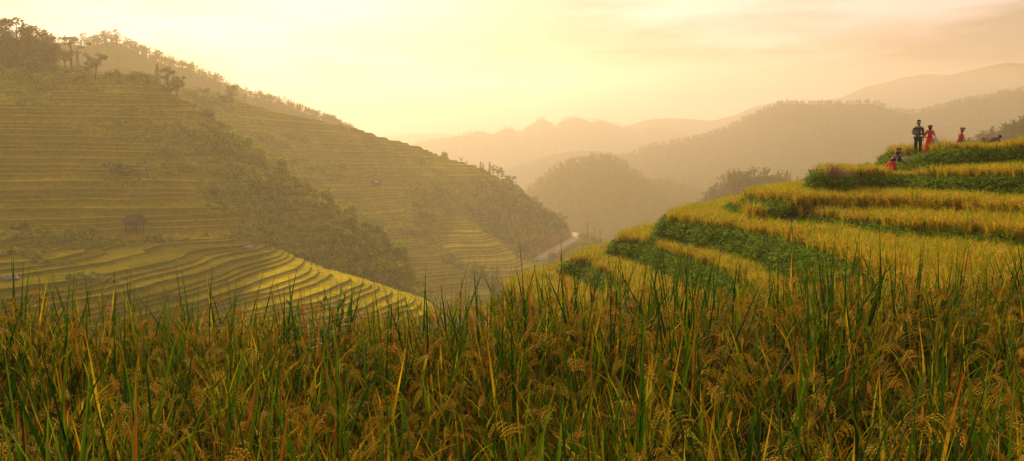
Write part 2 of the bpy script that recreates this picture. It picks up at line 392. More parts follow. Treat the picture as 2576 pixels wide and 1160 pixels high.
# shrubby slope under the road ----------------------------------------
PX = [1230, 1290, 1335, 1370, 1410, 1450, 1480, 1510, 1540, 1575, 1620]
TP = [735, 700, 672, 648, 624, 602, 600, 611, 626, 650, 690]
BT = [820] * 11
TY = [320, 332, 345, 356, 372, 388, 384, 378, 370, 362, 352]
BY = [262, 264, 268, 272, 278, 285, 290, 292, 292, 290, 288]
sheet('hill', lerp_cols(PX, TP, BT, TY, BY, (0.3, 0.6), 0.1), 260, 240, M_HILL, noise=((20, 1.2), (6, 0.5)), cover=lambda px, py, X, Y: 1 - 0.5 * blob(px, py, [(1330, 720, 60, 25, 1)]),
      back=(0, 10, -3), right=(10, 10, -9), seed=4, label='small shrubby slope under the pale road')
HILL4 = SHEETS['hill4']

# wooded ridge behind on the left ------------------------------------
PX = [60, 150, 230, 290, 350, 420, 500, 580, 650, 700, 760, 820, 860, 920]
TP = [104, 106, 112, 104, 128, 160, 190, 226, 250, 268, 281, 297, 315, 350]
sheet('hill', lerp_cols(PX, TP, [420] * 14, [470, 470, 470, 470, 475, 480, 490, 500, 510, 515, 520, 525, 530, 535], [380] * 14, (0.3, 0.7)), 200, 120, M_FOREST, noise=((30, 3.0), (8, 1.2)),
      back=(0, 40, -30), seed=5, label='wooded ridge behind the left hillside')
HILL3 = SHEETS['hill5']

# far country ---------------------------------------------------------
def far(name, pts, base, Y, dY, label, seed, amp=6, wl=60, nv=60, nu=420, back=None):
    xs = np.linspace(pts[0][0], pts[-1][0], max(12, len(pts) * 3)); ys = np.interp(xs, [p[0] for p in pts], [p[1] for p in pts])
    cols = lerp_cols(list(xs), list(ys), [base] * len(xs), [Y] * len(xs), [Y - dY] * len(xs), (0.33, 0.66), 0.0)
    sheet(name, cols, nu, nv, M_FOREST, noise=((wl, amp), (wl / 6, amp * 0.22)), back=back or (0, dY * 0.6, -dY * 0.4), seed=seed, label=label)
    return SHEETS[name + str(seed)]
CONE = far('hill', [(1230, 575), (1290, 515), (1340, 474), (1370, 450), (1400, 428), (1430, 414), (1460, 405), (1500, 399), (1530, 400), (1560, 410), (1600, 440), (1640, 464), (1680, 462), (1720, 474), (1760, 492), (1800, 520), (1880, 570)], 690, 760, 150,
    'rounded wooded hill rising from the misty valley', 6, amp=5, wl=50, nv=120, nu=260)
DARK = far('hill', [(1690, 590), (1740, 545), (1780, 505), (1815, 470), (1850, 448), (1890, 445), (1940, 440), (1990, 453), (2030, 472), (2100, 490), (2180, 470), (2300, 480)], 640, 360, 60,
    'dark wooded hill just behind the right terraces', 7, amp=2, wl=25, nv=60, nu=200)
RIGHT = far('hill', [(2330, 420), (2400, 392), (2450, 366), (2500, 345), (2540, 333), (2600, 322), (2700, 300), (2900, 280)], 600, 330, 70,
    'wooded slope at the far right behind the terraces', 8, amp=2, wl=25, nv=60, nu=200)
far('mountain', [(900, 420), (1000, 375), (1050, 358), (1100, 349), (1150, 342), (1188, 335), (1199, 332), (1219, 332), (1239, 339), (1247, 335), (1269, 324), (1285, 323), (1301, 333), (1315, 329), (1335, 317), (1348, 306), (1363, 298), (1374, 303), (1388, 309), (1393, 318), (1401, 318), (1406, 309), (1424, 300), (1446, 295), (1459, 296), (1477, 305), (1487, 308), (1499, 306), (1509, 303), (1523, 305), (1543, 313), (1567, 318), (1586, 326), (1604, 331), (1622, 324), (1650, 320), (1680, 318), (1710, 328), (1750, 345), (1850, 385), (2000, 430)], 520, 1330, 260,
    'hazy jagged mountain ridge in the middle distance', 9, amp=2.5, wl=90)
far('mountain', [(1240, 440), (1300, 415), (1400, 385), (1500, 380), (1600, 392), (1700, 398), (1800, 410), (1950, 440)], 560, 1050, 200, 'faint low ridge half lost in valley mist', 10, amp=4, wl=90)
far('mountain', [(1560, 400), (1650, 372), (1750, 350), (1800, 338), (1840, 324), (1880, 300), (1920, 280), (1960, 262), (2020, 258), (2100, 262), (2180, 262), (2240, 274), (2290, 286), (2350, 272), (2420, 252), (2500, 236), (2576, 226), (2800, 200), (3100, 190)], 560, 960, 260,
    'long wooded mountain behind the right terraces', 11, amp=5, wl=90)
far('mountain', [(1450, 360), (1560, 324), (1620, 303), (1680, 296), (1740, 298), (1800, 302), (1850, 290), (1900, 270), (1960, 258), (2040, 262), (2110, 250), (2170, 225), (2230, 206), (2290, 192), (2335, 186), (2390, 190), (2450, 175), (2520, 163), (2600, 160), (2800, 175), (3100, 165)], 480, 1450, 260,
    'palest mountain range on the right horizon', 12, amp=6, wl=150)
far('mountain', [(-700, 380), (0, 360), (600, 372), (900, 350), (1000, 340), (1080, 333), (1130, 337), (1200, 350), (1400, 380), (1700, 400)], 480, 1900, 300, 'faintest mountain beyond the notch of the valley', 13, amp=5, wl=150)

# valley floor, one sheet to the horizon
V = []; n_ = 90
gx = np.linspace(-5000, 5000, n_); gy = np.linspace(-2000, 6000, n_)
GX, GY = np.meshgrid(gx, gy)
GZ = -62 + 3 * fbm(GX / 200, GY / 200, 3, 2)
a = (np.arange((n_ - 1) * (n_ - 1)) // (n_ - 1)) * n_ + np.arange((n_ - 1) * (n_ - 1)) % (n_ - 1)
tag(obj('ground', mesh_np('ground', np.stack([GX, GY, GZ], -1).reshape(-1, 3), np.stack([a, a + 1, a + 1 + n_, a + n_], 1), [M_VALLEY])), 'valley floor under the haze', None, None, 'structure')

# ------------------------------------------------------------------ the right mound and the near field
ZT = dict(A=-5.5, B=-4.6, C=-3.6, D=-2.4, E2=-1.88, E1=-1.36, Fz=-0.38, G=0.75)
def plan(z, pts, wrap=1.0, low=None):
    P = [Wz(x, y, z) if not isinstance(x, tuple) else None for x, y in pts]
    P = [(p.x, p.y) for p in P]
    lx, ly = P[0]
    return [(60, 95), (lx + 10 * wrap, ly + 24), (lx + 4 * wrap, ly + 10), (lx + 1.2 * wrap, ly + 4)] + P + (low or [(P[-1][0] + 3, P[-1][1] - 5), (60, P[-1][1] - 7)])
TIERS = [
 # name, ground below, ground z, polygon in plan, bank width, leafy bank?
 ('A', -6.6, -5.5, plan(-5.5, [(1265, 742), (1330, 775), (1420, 840), (1600, 960)], low=[(2.6, 10), (2, 3), (60, 3)]), 0.8, 0.2),
 ('B', -5.5, -4.6, plan(-4.6, [(1436, 668), (1478, 676), (1530, 702), (1590, 748), (1700, 840)], low=[(4.2, 10), (3.6, 3), (60, 3)]), 0.75, 1),
 ('C', -4.6, -3.6, plan(-3.6, [(1556, 616), (1620, 627), (1710, 656), (1800, 690), (1900, 740), (2050, 830)], low=[(5.8, 10), (5.2, 3), (60, 3)]), 0.8, 1),
 ('D', -3.6, -2.42, plan(-2.5, [(1678, 568), (1760, 579), (1860, 596), (1960, 618), (2060, 650), (2170, 700), (2330, 790), (2500, 900)], low=[(6.3, 7), (6, 3), (60, 3)]), 0.8, 1),
 ('E2', -2.42, -1.88, plan(-1.88, [(1846, 530), (1930, 546), (2050, 560), (2180, 574), (2300, 590), (2440, 604), (2576, 618), (2900, 650)]), 0.55, 1),
 ('E1', -1.88, -1.36, plan(-1.36, [(1884, 517), (1960, 519), (2040, 521), (2180, 525), (2300, 530), (2440, 538), (2576, 548), (2900, 575)]), 0.3, 0.08),
 ('F', -1.36, -0.38, plan(-0.38, [(2078, 454), (2130, 451.5), (2200, 451.5), (2300, 453), (2430, 455.5), (2576, 458), (2900, 464)]), 0.6, 1),
]
gtop = [W(2296, 393, 38.5), W(2330, 385, 36.8), W(2380, 379, 35.5), W(2450, 377, 34), W(2576, 377, 32.5), W(3000, 377, 30)]
gp = [(p.x, p.y) for p in gtop]
TIERS.append(('G', -0.38, 0.75, [(60, 95), (gp[0][0] + 9, gp[0][1] + 20), (gp[0][0] + 3.2, gp[0][1] + 9), (gp[0][0] + 0.8, gp[0][1] + 3)] + gp + [(60, gp[-1][1] - 6)], 0.85, 1))
NEAR = [(-40, -12), (-40, 6.0), (-8, 6.6), (-4, 6.9), (0, 7.1), (2, 7.6), (5, 8.4), (9, 9.5), (20, 11), (40, 12), (60, 12), (60, -12)]

def sdist(X, Y, poly):
    P = np.array(poly); n = len(P); d = np.full(X.shape, 1e9); ins = np.zeros(X.shape, bool)
    for i in range(n):
        x0, y0 = P[i]; x1, y1 = P[(i + 1) % n]; vx, vy = x1 - x0, y1 - y0
        t = np.clip(((X - x0) * vx + (Y - y0) * vy) / (vx * vx + vy * vy + 1e-12), 0, 1)
        d = np.minimum(d, np.hypot(X - x0 - t * vx, Y - y0 - t * vy))
        c = ((y0 > Y) != (y1 > Y)) & (X < (x1 - x0) * (Y - y0) / (y1 - y0 + 1e-12) + x0)
        ins ^= c
    return np.where(ins, d, -d)
def mound_height(X, Y, want=False):
    wob = 0.22 * fbm(X / 2.2, Y / 2.2, 3, 71)
    z = -6.6 - 9.5 * sstep(Y, 34, 66) - 0.30 * np.maximum(0, -X - 3) * sstep(Y, 14, 30)
    z = np.maximum(z, -19) 
    bank = np.full(X.shape, -1.0); leafy = np.zeros(X.shape)
    for nm, z0, z1, poly, wdt, lf in TIERS:
        s = sdist(X, Y, poly) + wob
        k = sstep(s, -wdt, 0.0)
        z = z + (z1 - (z if nm == 'A' else z0)) * k
        on = (s > -wdt - (0.18 if lf > .5 else 0)) & (s < -0.03)
        if nm in 'BCD':
            y0 = dict(B=27.0, C=20.0, D=14.5)[nm]; on &= s > -wdt * 1.15 * np.clip((Y - y0) / 7.0, 0, 1) - 0.02 + 0.1 * fbm(X / .6, Y / .6, 2, 33)
        bank = np.where(on, 1 if lf > .1 else -1, bank); leafy = np.where(on, lf, leafy)
    s = sdist(X, Y, NEAR) + 0.5 * wob
    k = sstep(s, -1.2, 0.0)
    z = z * (1 - k) + np.maximum(z, -2.0) * k
    on = (s > -1.2) & (s < 0.0) & (z < -2.1)
    bank = np.where(on, 1, bank)
    z = z + 0.035 * fbm(X / 0.7, Y / 0.7, 3, 5)
    return (z, bank, leafy, s) if want else z
gx = np.concatenate([np.arange(-60, -12, 1.0), np.arange(-12, 30, 0.16), np.arange(30, 60.1, 0.8)])
gy = np.concatenate([np.arange(-12, 6, 0.5), np.arange(6, 50, 0.16), np.arange(50, 96, 1.0)])
GX, GY = np.meshgrid(gx, gy); GZ = mound_height(GX, GY)
h_, w_ = GX.shape
ii = np.arange((h_ - 1) * (w_ - 1)); a = (ii // (w_ - 1)) * w_ + ii % (w_ - 1)
tag(obj('terrain', mesh_np('terrain', np.stack([GX, GY, GZ], -1).reshape(-1, 3), np.stack([a, a + 1, a + 1 + w_, a + w_], 1), [M_SOIL, M_HILL], mat_idx=(GZ.ravel()[a] < -7.0).astype(int))), 'earth of the near field and the right terraces', None, None, 'structure')

# ------------------------------------------------------------------ scattering (only for what nobody could count)
def scatter(name, pts, rot, scl, idx, protos, label, cat='grass'):
    me = bpy.data.meshes.new(name); n = len(pts)
    me.vertices.add(n); me.vertices.foreach_set('co', np.asarray(pts, np.float32).ravel())
    a = me.attributes.new('rot', 'FLOAT_VECTOR', 'POINT'); a.data.foreach_set('vector', np.asarray(rot, np.float32).ravel())
    a = me.attributes.new('scl', 'FLOAT', 'POINT'); a.data.foreach_set('value', np.asarray(scl, np.float32))
    a = me.attributes.new('idx', 'INT', 'POINT'); a.data.foreach_set('value', np.asarray(idx, np.int32))
    me.update()
    o = obj(name, me); tag(o, label, cat, None, 'stuff')
    ng = bpy.data.node_groups.new(name, 'GeometryNodeTree')
    ng.interface.new_socket('Geometry', in_out='INPUT', socket_type='NodeSocketGeometry'); ng.interface.new_socket('Geometry', in_out='OUTPUT', socket_type='NodeSocketGeometry')
    n_, l_ = ng.nodes, ng.links
    gi = n_.new('NodeGroupInput'); go = n_.new('NodeGroupOutput'); jn = n_.new('GeometryNodeJoinGeometry'); ip = n_.new('GeometryNodeInstanceOnPoints')
    for p in protos:
        oi = n_.new('GeometryNodeObjectInfo'); oi.inputs[0].default_value = p; g2 = n_.new('GeometryNodeGeometryToInstance')
        l_.new(oi.outputs['Geometry'], g2.inputs[0]); l_.new(g2.outputs[0], jn.inputs[0])
    def attr(nm, ty):
        x = n_.new('GeometryNodeInputNamedAttribute'); x.data_type = ty; x.inputs[0].default_value = nm; return x.outputs[0]
    l_.new(gi.outputs[0], ip.inputs['Points']); l_.new(jn.outputs[0], ip.inputs['Instance'])
    ip.inputs['Pick Instance'].default_value = True
    l_.new(attr('idx', 'INT'), ip.inputs['Instance Index'])
    e2 = n_.new('FunctionNodeEulerToRotation'); l_.new(attr('rot', 'FLOAT_VECTOR'), e2.inputs[0]); l_.new(e2.outputs[0], ip.inputs['Rotation'])
    l_.new(attr('scl', 'FLOAT'), ip.inputs['Scale']); l_.new(ip.outputs[0], go.inputs[0])
    md = o.modifiers.new('scatter', 'NODES'); md.node_group = ng
    return o
def proto(name, me):
    return bpy.data.objects.new(name, me)          # not linked: only a source of geometry

class MB:
    """collects quads and triangles with a per-vertex value and a material slot"""
    def __init__(s): s.v = []; s.f = []; s.a = []; s.m = []
    def add(s, vs, fs, val, mi=0):
        b = len(s.v); s.v += [tuple(v) for v in vs]; s.a += ([val] * len(vs) if not isinstance(val, list) else val)
        for f in fs: s.f.append(tuple(b + i for i in f)); s.m.append(mi)
    def mesh(s, name, mats, smooth=True):
        return mesh_np(name, s.v, s.f, mats, {'v': s.a}, smooth, s.m)

def blade(mb, base, az, lean, length, width, droop, val, seg=7, mi=0, fold=0.25, tipval=0.0, three=True):
    """a grass leaf: a tapered, folded ribbon leaning out and drooping under its own weight"""
    d = Vector((math.sin(az), math.cos(az), 0)); side = Vector((d.y, -d.x, 0))
    tw = random.uniform(-0.9, 0.9)
    p = Vector(base); ang = lean; vs = []; va = []; L_ = length / seg
    for i in range(seg + 1):
        t = i / seg
        wd = width * (min(1, 0.45 + 2.2 * t) if t < 0.25 else 1) * (1 - max(0, (t - 0.35) / 0.65) ** 1.6) * 0.5 + 0.0004
        tan = d * math.sin(ang) + Vector((0, 0, 1)) * math.cos(ang)
        nrm = d * math.cos(ang) - Vector((0, 0, 1)) * math.sin(ang)
        sd_ = (Matrix.Rotation(tw * t, 3, tan) @ side) if True else side
        if three: vs += [p - sd_ * wd + nrm * wd * fold, p, p + sd_ * wd + nrm * wd * fold]; va += [min(1, val + tipval * t ** 3)] * 3
        else: vs += [p - sd_ * wd, p + sd_ * wd]; va += [min(1, val + tipval * t ** 3)] * 2
        p = p + tan * L_; ang += droop / seg * (0.4 + 1.6 * t)
    k = 3 if three else 2
    fs = []
    for i in range(seg):
        for j in range(k - 1): fs.append((i * k + j, i * k + j + 1, (i + 1) * k + j + 1, (i + 1) * k + j))
    mb.add(vs, fs, va, mi)
    return p
def grain(mb, p, d, ln, wd, val, mi):
    d = d.normalized(); a = d.orthogonal().normalized(); b = d.cross(a)
    vs = [p, p + d * ln * 0.45 + a * wd, p + d * ln * 0.45 - a * 0.5 * wd + b * 0.87 * wd, p + d * ln * 0.45 - a * 0.5 * wd - b * 0.87 * wd, p + d * ln]
    mb.add(vs, [(0, 2, 1), (0, 3, 2), (0, 1, 3), (4, 1, 2), (4, 2, 3), (4, 3, 1)], val, mi)
def panicle(mb, base, az, lean, stem, length, val, mi_s, mi_g, gscale=1.0, n_br=9):
    """a ripe drooping head: bent axis, short branches, plump grains hanging from them"""
    d = Vector((math.sin(az), math.cos(az), 0)); p = Vector(base); ang = lean
    segs = 8; pts = []
    for i in range(segs):
        tan = d * math.sin(ang) + Vector((0, 0, 1)) * math.cos(ang); pts.append((p.copy(), tan)); p = p + tan * stem / segs; ang += 0.05
    arc = []
    for i in range(n_br + 1):
        tan = d * math.sin(ang) + Vector((0, 0, 1)) * math.cos(ang); arc.append((p.copy(), tan)); p = p + tan * length / n_br; ang += random.uniform(0.18, 0.42)
    vs = []; 
    allp = pts + arc
    for q, t in allp:
        s_ = t.cross(d).normalized() * 0.0014 if t.cross(d).length > 1e-4 else Vector((0.0014, 0, 0)); u_ = t.cross(s_).normalized() * 0.0014
        vs += [q - s_, q + s_ * 0.5 + u_, q + s_ * 0.5 - u_]
    fs = []
    for i in range(len(allp) - 1):
        for j in range(3): fs.append((i * 3 + j, i * 3 + (j + 1) % 3, i * 3 + 3 + (j + 1) % 3, i * 3 + 3 + j))
    mb.add(vs, fs, min(1, val + 0.15), mi_s)
    for i, (q, t) in enumerate(arc):
        for br in range(1 if i else 0):
            out_ = (Matrix.Rotation(random.uniform(0, 6.28), 3, t) @ t.orthogonal()).normalized()
            dd = (t + out_ * random.uniform(0.05, 0.22) + Vector((0, 0, -0.45))).normalized(); r_ = q.copy(); sv_ = dd.orthogonal().normalized(); tone = random.random()
            for g in range(random.randint(7, 12)):
                gd = (dd + sv_ * (0.42 if g % 2 else -0.42) + Vector((0, 0, random.uniform(-.15, .05)))).normalized()
                grain(mb, r_, gd, 0.0088 * gscale, 0.0024 * gscale, min(1, max(0, tone + random.uniform(-.25, .25))), mi_g)
                r_ = r_ + dd * 0.0050 * gscale; dd = (dd + Vector((0, 0, -0.13))).normalized()

def rice_clump_near(k):
    random.seed(100 + k); mb = MB()
    tall = (k % 4 == 0)
    for i in range(21):
        az = random.uniform(0, 6.28); v = random.choice([0.0, 0.05, 0.1, 0.18, 0.28, 0.38, 0.52, 0.68, 0.8, 0.92, 0.99]) + random.uniform(-.05, .05)
        b = (random.uniform(-.06, .06), random.uniform(-.06, .06), random.uniform(0, 0.35))
        blade(mb, b, az, random.uniform(0.02, 0.45), random.uniform(0.45, 0.82), random.uniform(0.008, 0.018), random.uniform(0.0, 1.7), v, 8, 0, 0.3, 0.35)
    for i in range(3 if tall else k % 2):
        blade(mb, (random.uniform(-.05, .05), random.uniform(-.05, .05), 0.35), random.uniform(0, 6.28), random.uniform(0.0, 0.42), random.uniform(0.70, 1.05), random.uniform(0.012, 0.020), random.uniform(0, 0.5), random.choice([0.0, 0.05, 0.12, 0.25, 0.85]), 8, 0, 0.3, 0.3)
    for i in range(9):   # culms
        blade(mb, (random.uniform(-.06, .06), random.uniform(-.06, .06), 0), random.uniform(0, 6.28), random.uniform(0.0, 0.2), random.uniform(0.5, 0.8), 0.006, 0.1, random.choice([0.3, 0.5, 0.7, 0.85]), 3, 0, 0.8)
    for i in range(1 + k % 2):
        az = random.uniform(0, 6.28)
        panicle(mb, (random.uniform(-.05, .05), random.uniform(-.05, .05), 0.1), az, random.uniform(0.05, 0.35), random.uniform(0.66, 0.86), random.uniform(0.12, 0.18), random.uniform(.5, .8), 0, 1, 1.6, 6)
    for i in range(5):   # dead basal leaves
        blade(mb, (random.uniform(-.07, .07), random.uniform(-.07, .07), 0.1), random.uniform(0, 6.28), random.uniform(0.3, 0.9), random.uniform(0.3, 0.5), 0.008, random.uniform(0.8, 2), random.uniform(0.8, 1), 5, 0, 0.3)
    return proto('rice_clump', mb.mesh('rice_clump', [M_RICE_LEAF, M_GRAIN]))
def rice_clump_far(k):
    random.seed(300 + k); mb = MB()
    for i in range(26):
        az = random.uniform(0, 6.28)
        blade(mb, (random.uniform(-.1, .1), random.uniform(-.1, .1), 0.0), az, random.uniform(0.02, 0.35), random.uniform(0.45, 0.82), random.uniform(0.014, 0.026), random.uniform(0.0, 0.9), random.uniform(0.0, 0.75), 3, 0, 0.2, 0.2, three=False)
    for i in range(13):
        az = random.uniform(0, 6.28)
        blade(mb, (random.uniform(-.09, .09), random.uniform(-.09, .09), 0.1), az, random.uniform(0.05, 0.3), random.uniform(0.6, 0.78), random.uniform(0.018, 0.03), random.uniform(1.6, 2.7), random.uniform(0.55, 1.0), 5, 1, 0.3, 0.1, three=False)
    return proto('rice_clump', mb.mesh('rice_clump_far', [M_RICE_FAR, M_GRAIN]))
def bean_patch(k):
    random.seed(500 + k); mb = MB()
    for i in range(60):
        c = Vector((random.gauss(0, .15), random.gauss(0, .15), random.uniform(-0.02, 0.20)))
        nrm = Vector((random.gauss(0, .55), random.gauss(0, .55), 1)).normalized()
        a = nrm.orthogonal().normalized(); a = Matrix.Rotation(random.uniform(0, 6.28), 3, nrm) @ a; b = nrm.cross(a)
        s = random.uniform(0.025, 0.05); v = random.uniform(0, 1)
        for q in (0, 2.1, -2.1):
            aa = Matrix.Rotation(q, 3, nrm) @ a; bb = nrm.cross(aa)
            o_ = c + aa * s * 0.35
            mb.add([o_, o_ + aa * s * .6 + bb * s * .62 + nrm * s * .1, o_ + aa * s * 1.7 - nrm * s * .35, o_ + aa * s * .6 - bb * s * .62 + nrm * s * .1], [(0, 1, 2), (0, 2, 3)], v)
        if i % 3 == 0:
            mb.add([c, c + Vector((0.003, 0, 0)), Vector((c.x * .6, c.y * .6, -0.05))], [(0, 1, 2)], 0.2)
    return proto('bean_patch', mb.mesh('bean_patch', [M_BEAN], smooth=False))
def shrub_mesh(k, n=420, sx=1.6, sz=1.1, leaf=0.33, mat=None):
    random.seed(700 + k); mb = MB()
    lumps = [(random.gauss(0, sx * .5), random.gauss(0, sx * .5), random.uniform(0.25, 1.0) * sz, random.uniform(0.45, 0.9)) for _ in range(6)]
    for i in range(n):
        lx, ly, lz, lr = random.choice(lumps)
        d = Vector((random.gauss(0, 1), random.gauss(0, 1), random.gauss(0.3, 1))).normalized()
        c = Vector((lx, ly, lz * 0.7)) + d * lr * random.uniform(0.65, 1.05)
        if c.z < -0.2: c.z = -0.1
        nrm = (d + Vector((random.gauss(0, .5), random.gauss(0, .5), random.gauss(0.3, .5)))).normalized(); a = nrm.orthogonal().normalized(); a = Matrix.Rotation(random.uniform(0, 6.28), 3, nrm) @ a; b = nrm.cross(a)
        s = leaf * random.uniform(0.5, 1.1)
        mb.add([c - a * s, c + b * s * .6, c + a * s, c - b * s * .6], [(0, 1, 2, 3)], min(1, max(0, random.gauss(0.5, .2))))
    return mb.mesh('shrub', [mat or M_SHRUB], smooth=False)

RICE_N = [rice_clump_near(k) for k in range(10)]
RICE_F = [rice_clump_far(k) for k in range(8)]
BEAN = [bean_patch(k) for k in range(6)]
SHRUB = [proto('shrub', shrub_mesh(k)) for k in range(6)]

# near field -----------------------------------------------------------
def jitter_grid(x0, x1, y0, y1, s, j=0.42):
    gx, gy = np.meshgrid(np.arange(x0, x1, s), np.arange(y0, y1, s)); X = gx.ravel() + rng.uniform(-j, j, gx.size) * s; Y = gy.ravel() + rng.uniform(-j, j, gx.size) * s
    return X, Y
X, Y = jitter_grid(-9, 11, 0.9, 12, 0.175)
Z, bank, leafy, s_near = mound_height(X, Y, True)
keep = (s_near > -0.25) & (np.abs(X) < 0.72 * Y + 1.2) & (np.hypot(X, Y) > 1.35)
holes = [(1.45, 3.9, 0.30), (1.75, 3.5, 0.28), (1.3, 4.4, 0.2), (-1.0, 4.9, 0.22), (-0.75, 4.3, 0.16)]
for hx, hy, hr in holes: keep &= np.hypot(X - hx, (Y - hy)) > hr
keep &= ~((fbm(X / 0.55, Y / 0.8, 3, 44) > 0.34) & (Y < 6.3) & (Y > 1.5))
X, Y, Z = X[keep], Y[keep], Z[keep]; n = len(X)
lift = 0.0
scl = 0.92 + 0.05 * sstep(X, -1, 2) + 0.26 * fbm(X / 1.1, Y / 1.1, 3, 9) + rng.uniform(-0.08, 0.08, n)
rot = np.stack([rng.normal(0, .10, n), rng.normal(0, .10, n), rng.uniform(0, 6.28, n)], 1)
scatter('rice', np.stack([X, Y, Z + lift], 1), rot, scl, rng.integers(0, 10, n), RICE_N, 'ripening rice with green blades and drooping golden heads filling the near field', 'rice')

# rice on the terraces of the mound ------------------------------------
X, Y = jitter_grid(-6, 32, 7.5, 56, 0.25)
Z, bank, leafy, s_near = mound_height(X, Y, True)
pxv, pyv = proj(np.stack([X, Y, Z], 1))
sA = sdist(X, Y, TIERS[0][3])
keep = (bank < 0) & (s_near < -0.3) & (sA > -0.5) & (pxv > 1000) & (pxv < 2900) & (Y > 7)
MANX, MANY = 1020 / F * 38.3, 38.3
keep &= ~((np.abs(X - MANX) < 0.45) & (Y < MANY + 0.35) & (Y > MANY - 2.5))
keep &= ~((pxv < 2345) & (Z > 0.3) & (Y < 41))
X, Y, Z = X[keep], Y[keep], Z[keep]; n = len(X)
scl = 0.93 + 0.2 * fbm(X / 1.5, Y / 1.5, 3, 19) + rng.uniform(-0.12, 0.12, n)
rot = np.stack([rng.normal(0, .12, n), rng.normal(0, .12, n), rng.uniform(0, 6.28, n)], 1)
pxk, _k = proj(np.stack([X, Y, Z], 1)); scl = np.where((pxk > 2390) & (pxk < 2540) & (Z > 0.4), scl * 0.83, scl)
scl = np.where((np.abs(X - 17.7) < 1.2) & (Y > 33) & (Y < 37.6), scl * 0.58, scl)
scatter('rice', np.stack([X, Y, Z], 1), rot, scl, rng.integers(0, 8, n), RICE_F, 'golden rice standing in curved strips on the right terraces', 'rice')
print('mound rice', n)
# bean leaves on the banks ----------------------------------------------
X, Y = jitter_grid(-6, 32, 12, 52, 0.13)
Z, bank, leafy, s_near = mound_height(X, Y, True)
pxv, pyv = proj(np.stack([X, Y, Z], 1))
keep = (bank > 0) & (rng.uniform(0, 1, X.size) < leafy * 1.1) & (pxv > 1100) & (pxv < 2850) & ~((np.abs(X - MANX) < 0.5) & (Z > 0.25) & (Y > 36.4))
X, Y, Z = X[keep], Y[keep], Z[keep]; n = len(X)
rot = np.stack([rng.normal(0.35, .2, n), rng.normal(0, .2, n), rng.normal(0, .5, n)], 1)
scatter('bean_leaves', np.stack([X, Y, Z], 1), rot, rng.uniform(0.75, 1.25, n), rng.integers(0, 6, n), BEAN, 'dark green bean plants covering the banks between rice strips', 'bean plants')
print('beans', n)
# ------------------------------------------------------------------ trees
def tube(mb, pts, rads, val=0.5, mi=0, k=6):
    vs = []; fs = []
    for i, p in enumerate(pts):
        p = Vector(p); t = (Vector(pts[min(i + 1, len(pts) - 1)]) - Vector(pts[max(i - 1, 0)])).normalized()
        a = t.orthogonal().normalized() if abs(t.z) < 0.9 else t.cross(Vector((0, 1, 0))).normalized()
        b = t.cross(a)
        for j in range(k):
            q = 2 * math.pi * j / k; vs.append(p + (a * math.cos(q) + b * math.sin(q)) * rads[i])
    for i in range(len(pts) - 1):
        for j in range(k): fs.append((i * k + j, i * k + (j + 1) % k, (i + 1) * k + (j + 1) % k, (i + 1) * k + j))
    fs.append(tuple(range(k - 1, -1, -1))); fs.append(tuple((len(pts) - 1) * k + j for j in range(k)))
    mb.add(vs, fs, val, mi)
def leaves(mb, c, rx, rz, n, size, flat=0.0):
    for _ in range(n):
        d = Vector((random.gauss(0, 1), random.gauss(0, 1), random.gauss(0, 1))).normalized(); r = random.uniform(0.45, 1.05)
        p = Vector(c) + Vector((d.x * rx, d.y * rx, d.z * rz)) * r
        nn = (Vector((random.gauss(0, 1), random.gauss(0, 1), random.gauss(0, 1) + flat * 2))).normalized(); a = nn.orthogonal().normalized(); a = Matrix.Rotation(random.uniform(0, 6.28), 3, nn) @ a; b = nn.cross(a)
        s = size * random.uniform(0.55, 1.2)
        mb.add([p - a * s, p + b * s * .65, p + a * s, p - b * s * .65], [(0, 1, 2, 3)], min(1, max(0, random.gauss(0.45, .22))), 0)
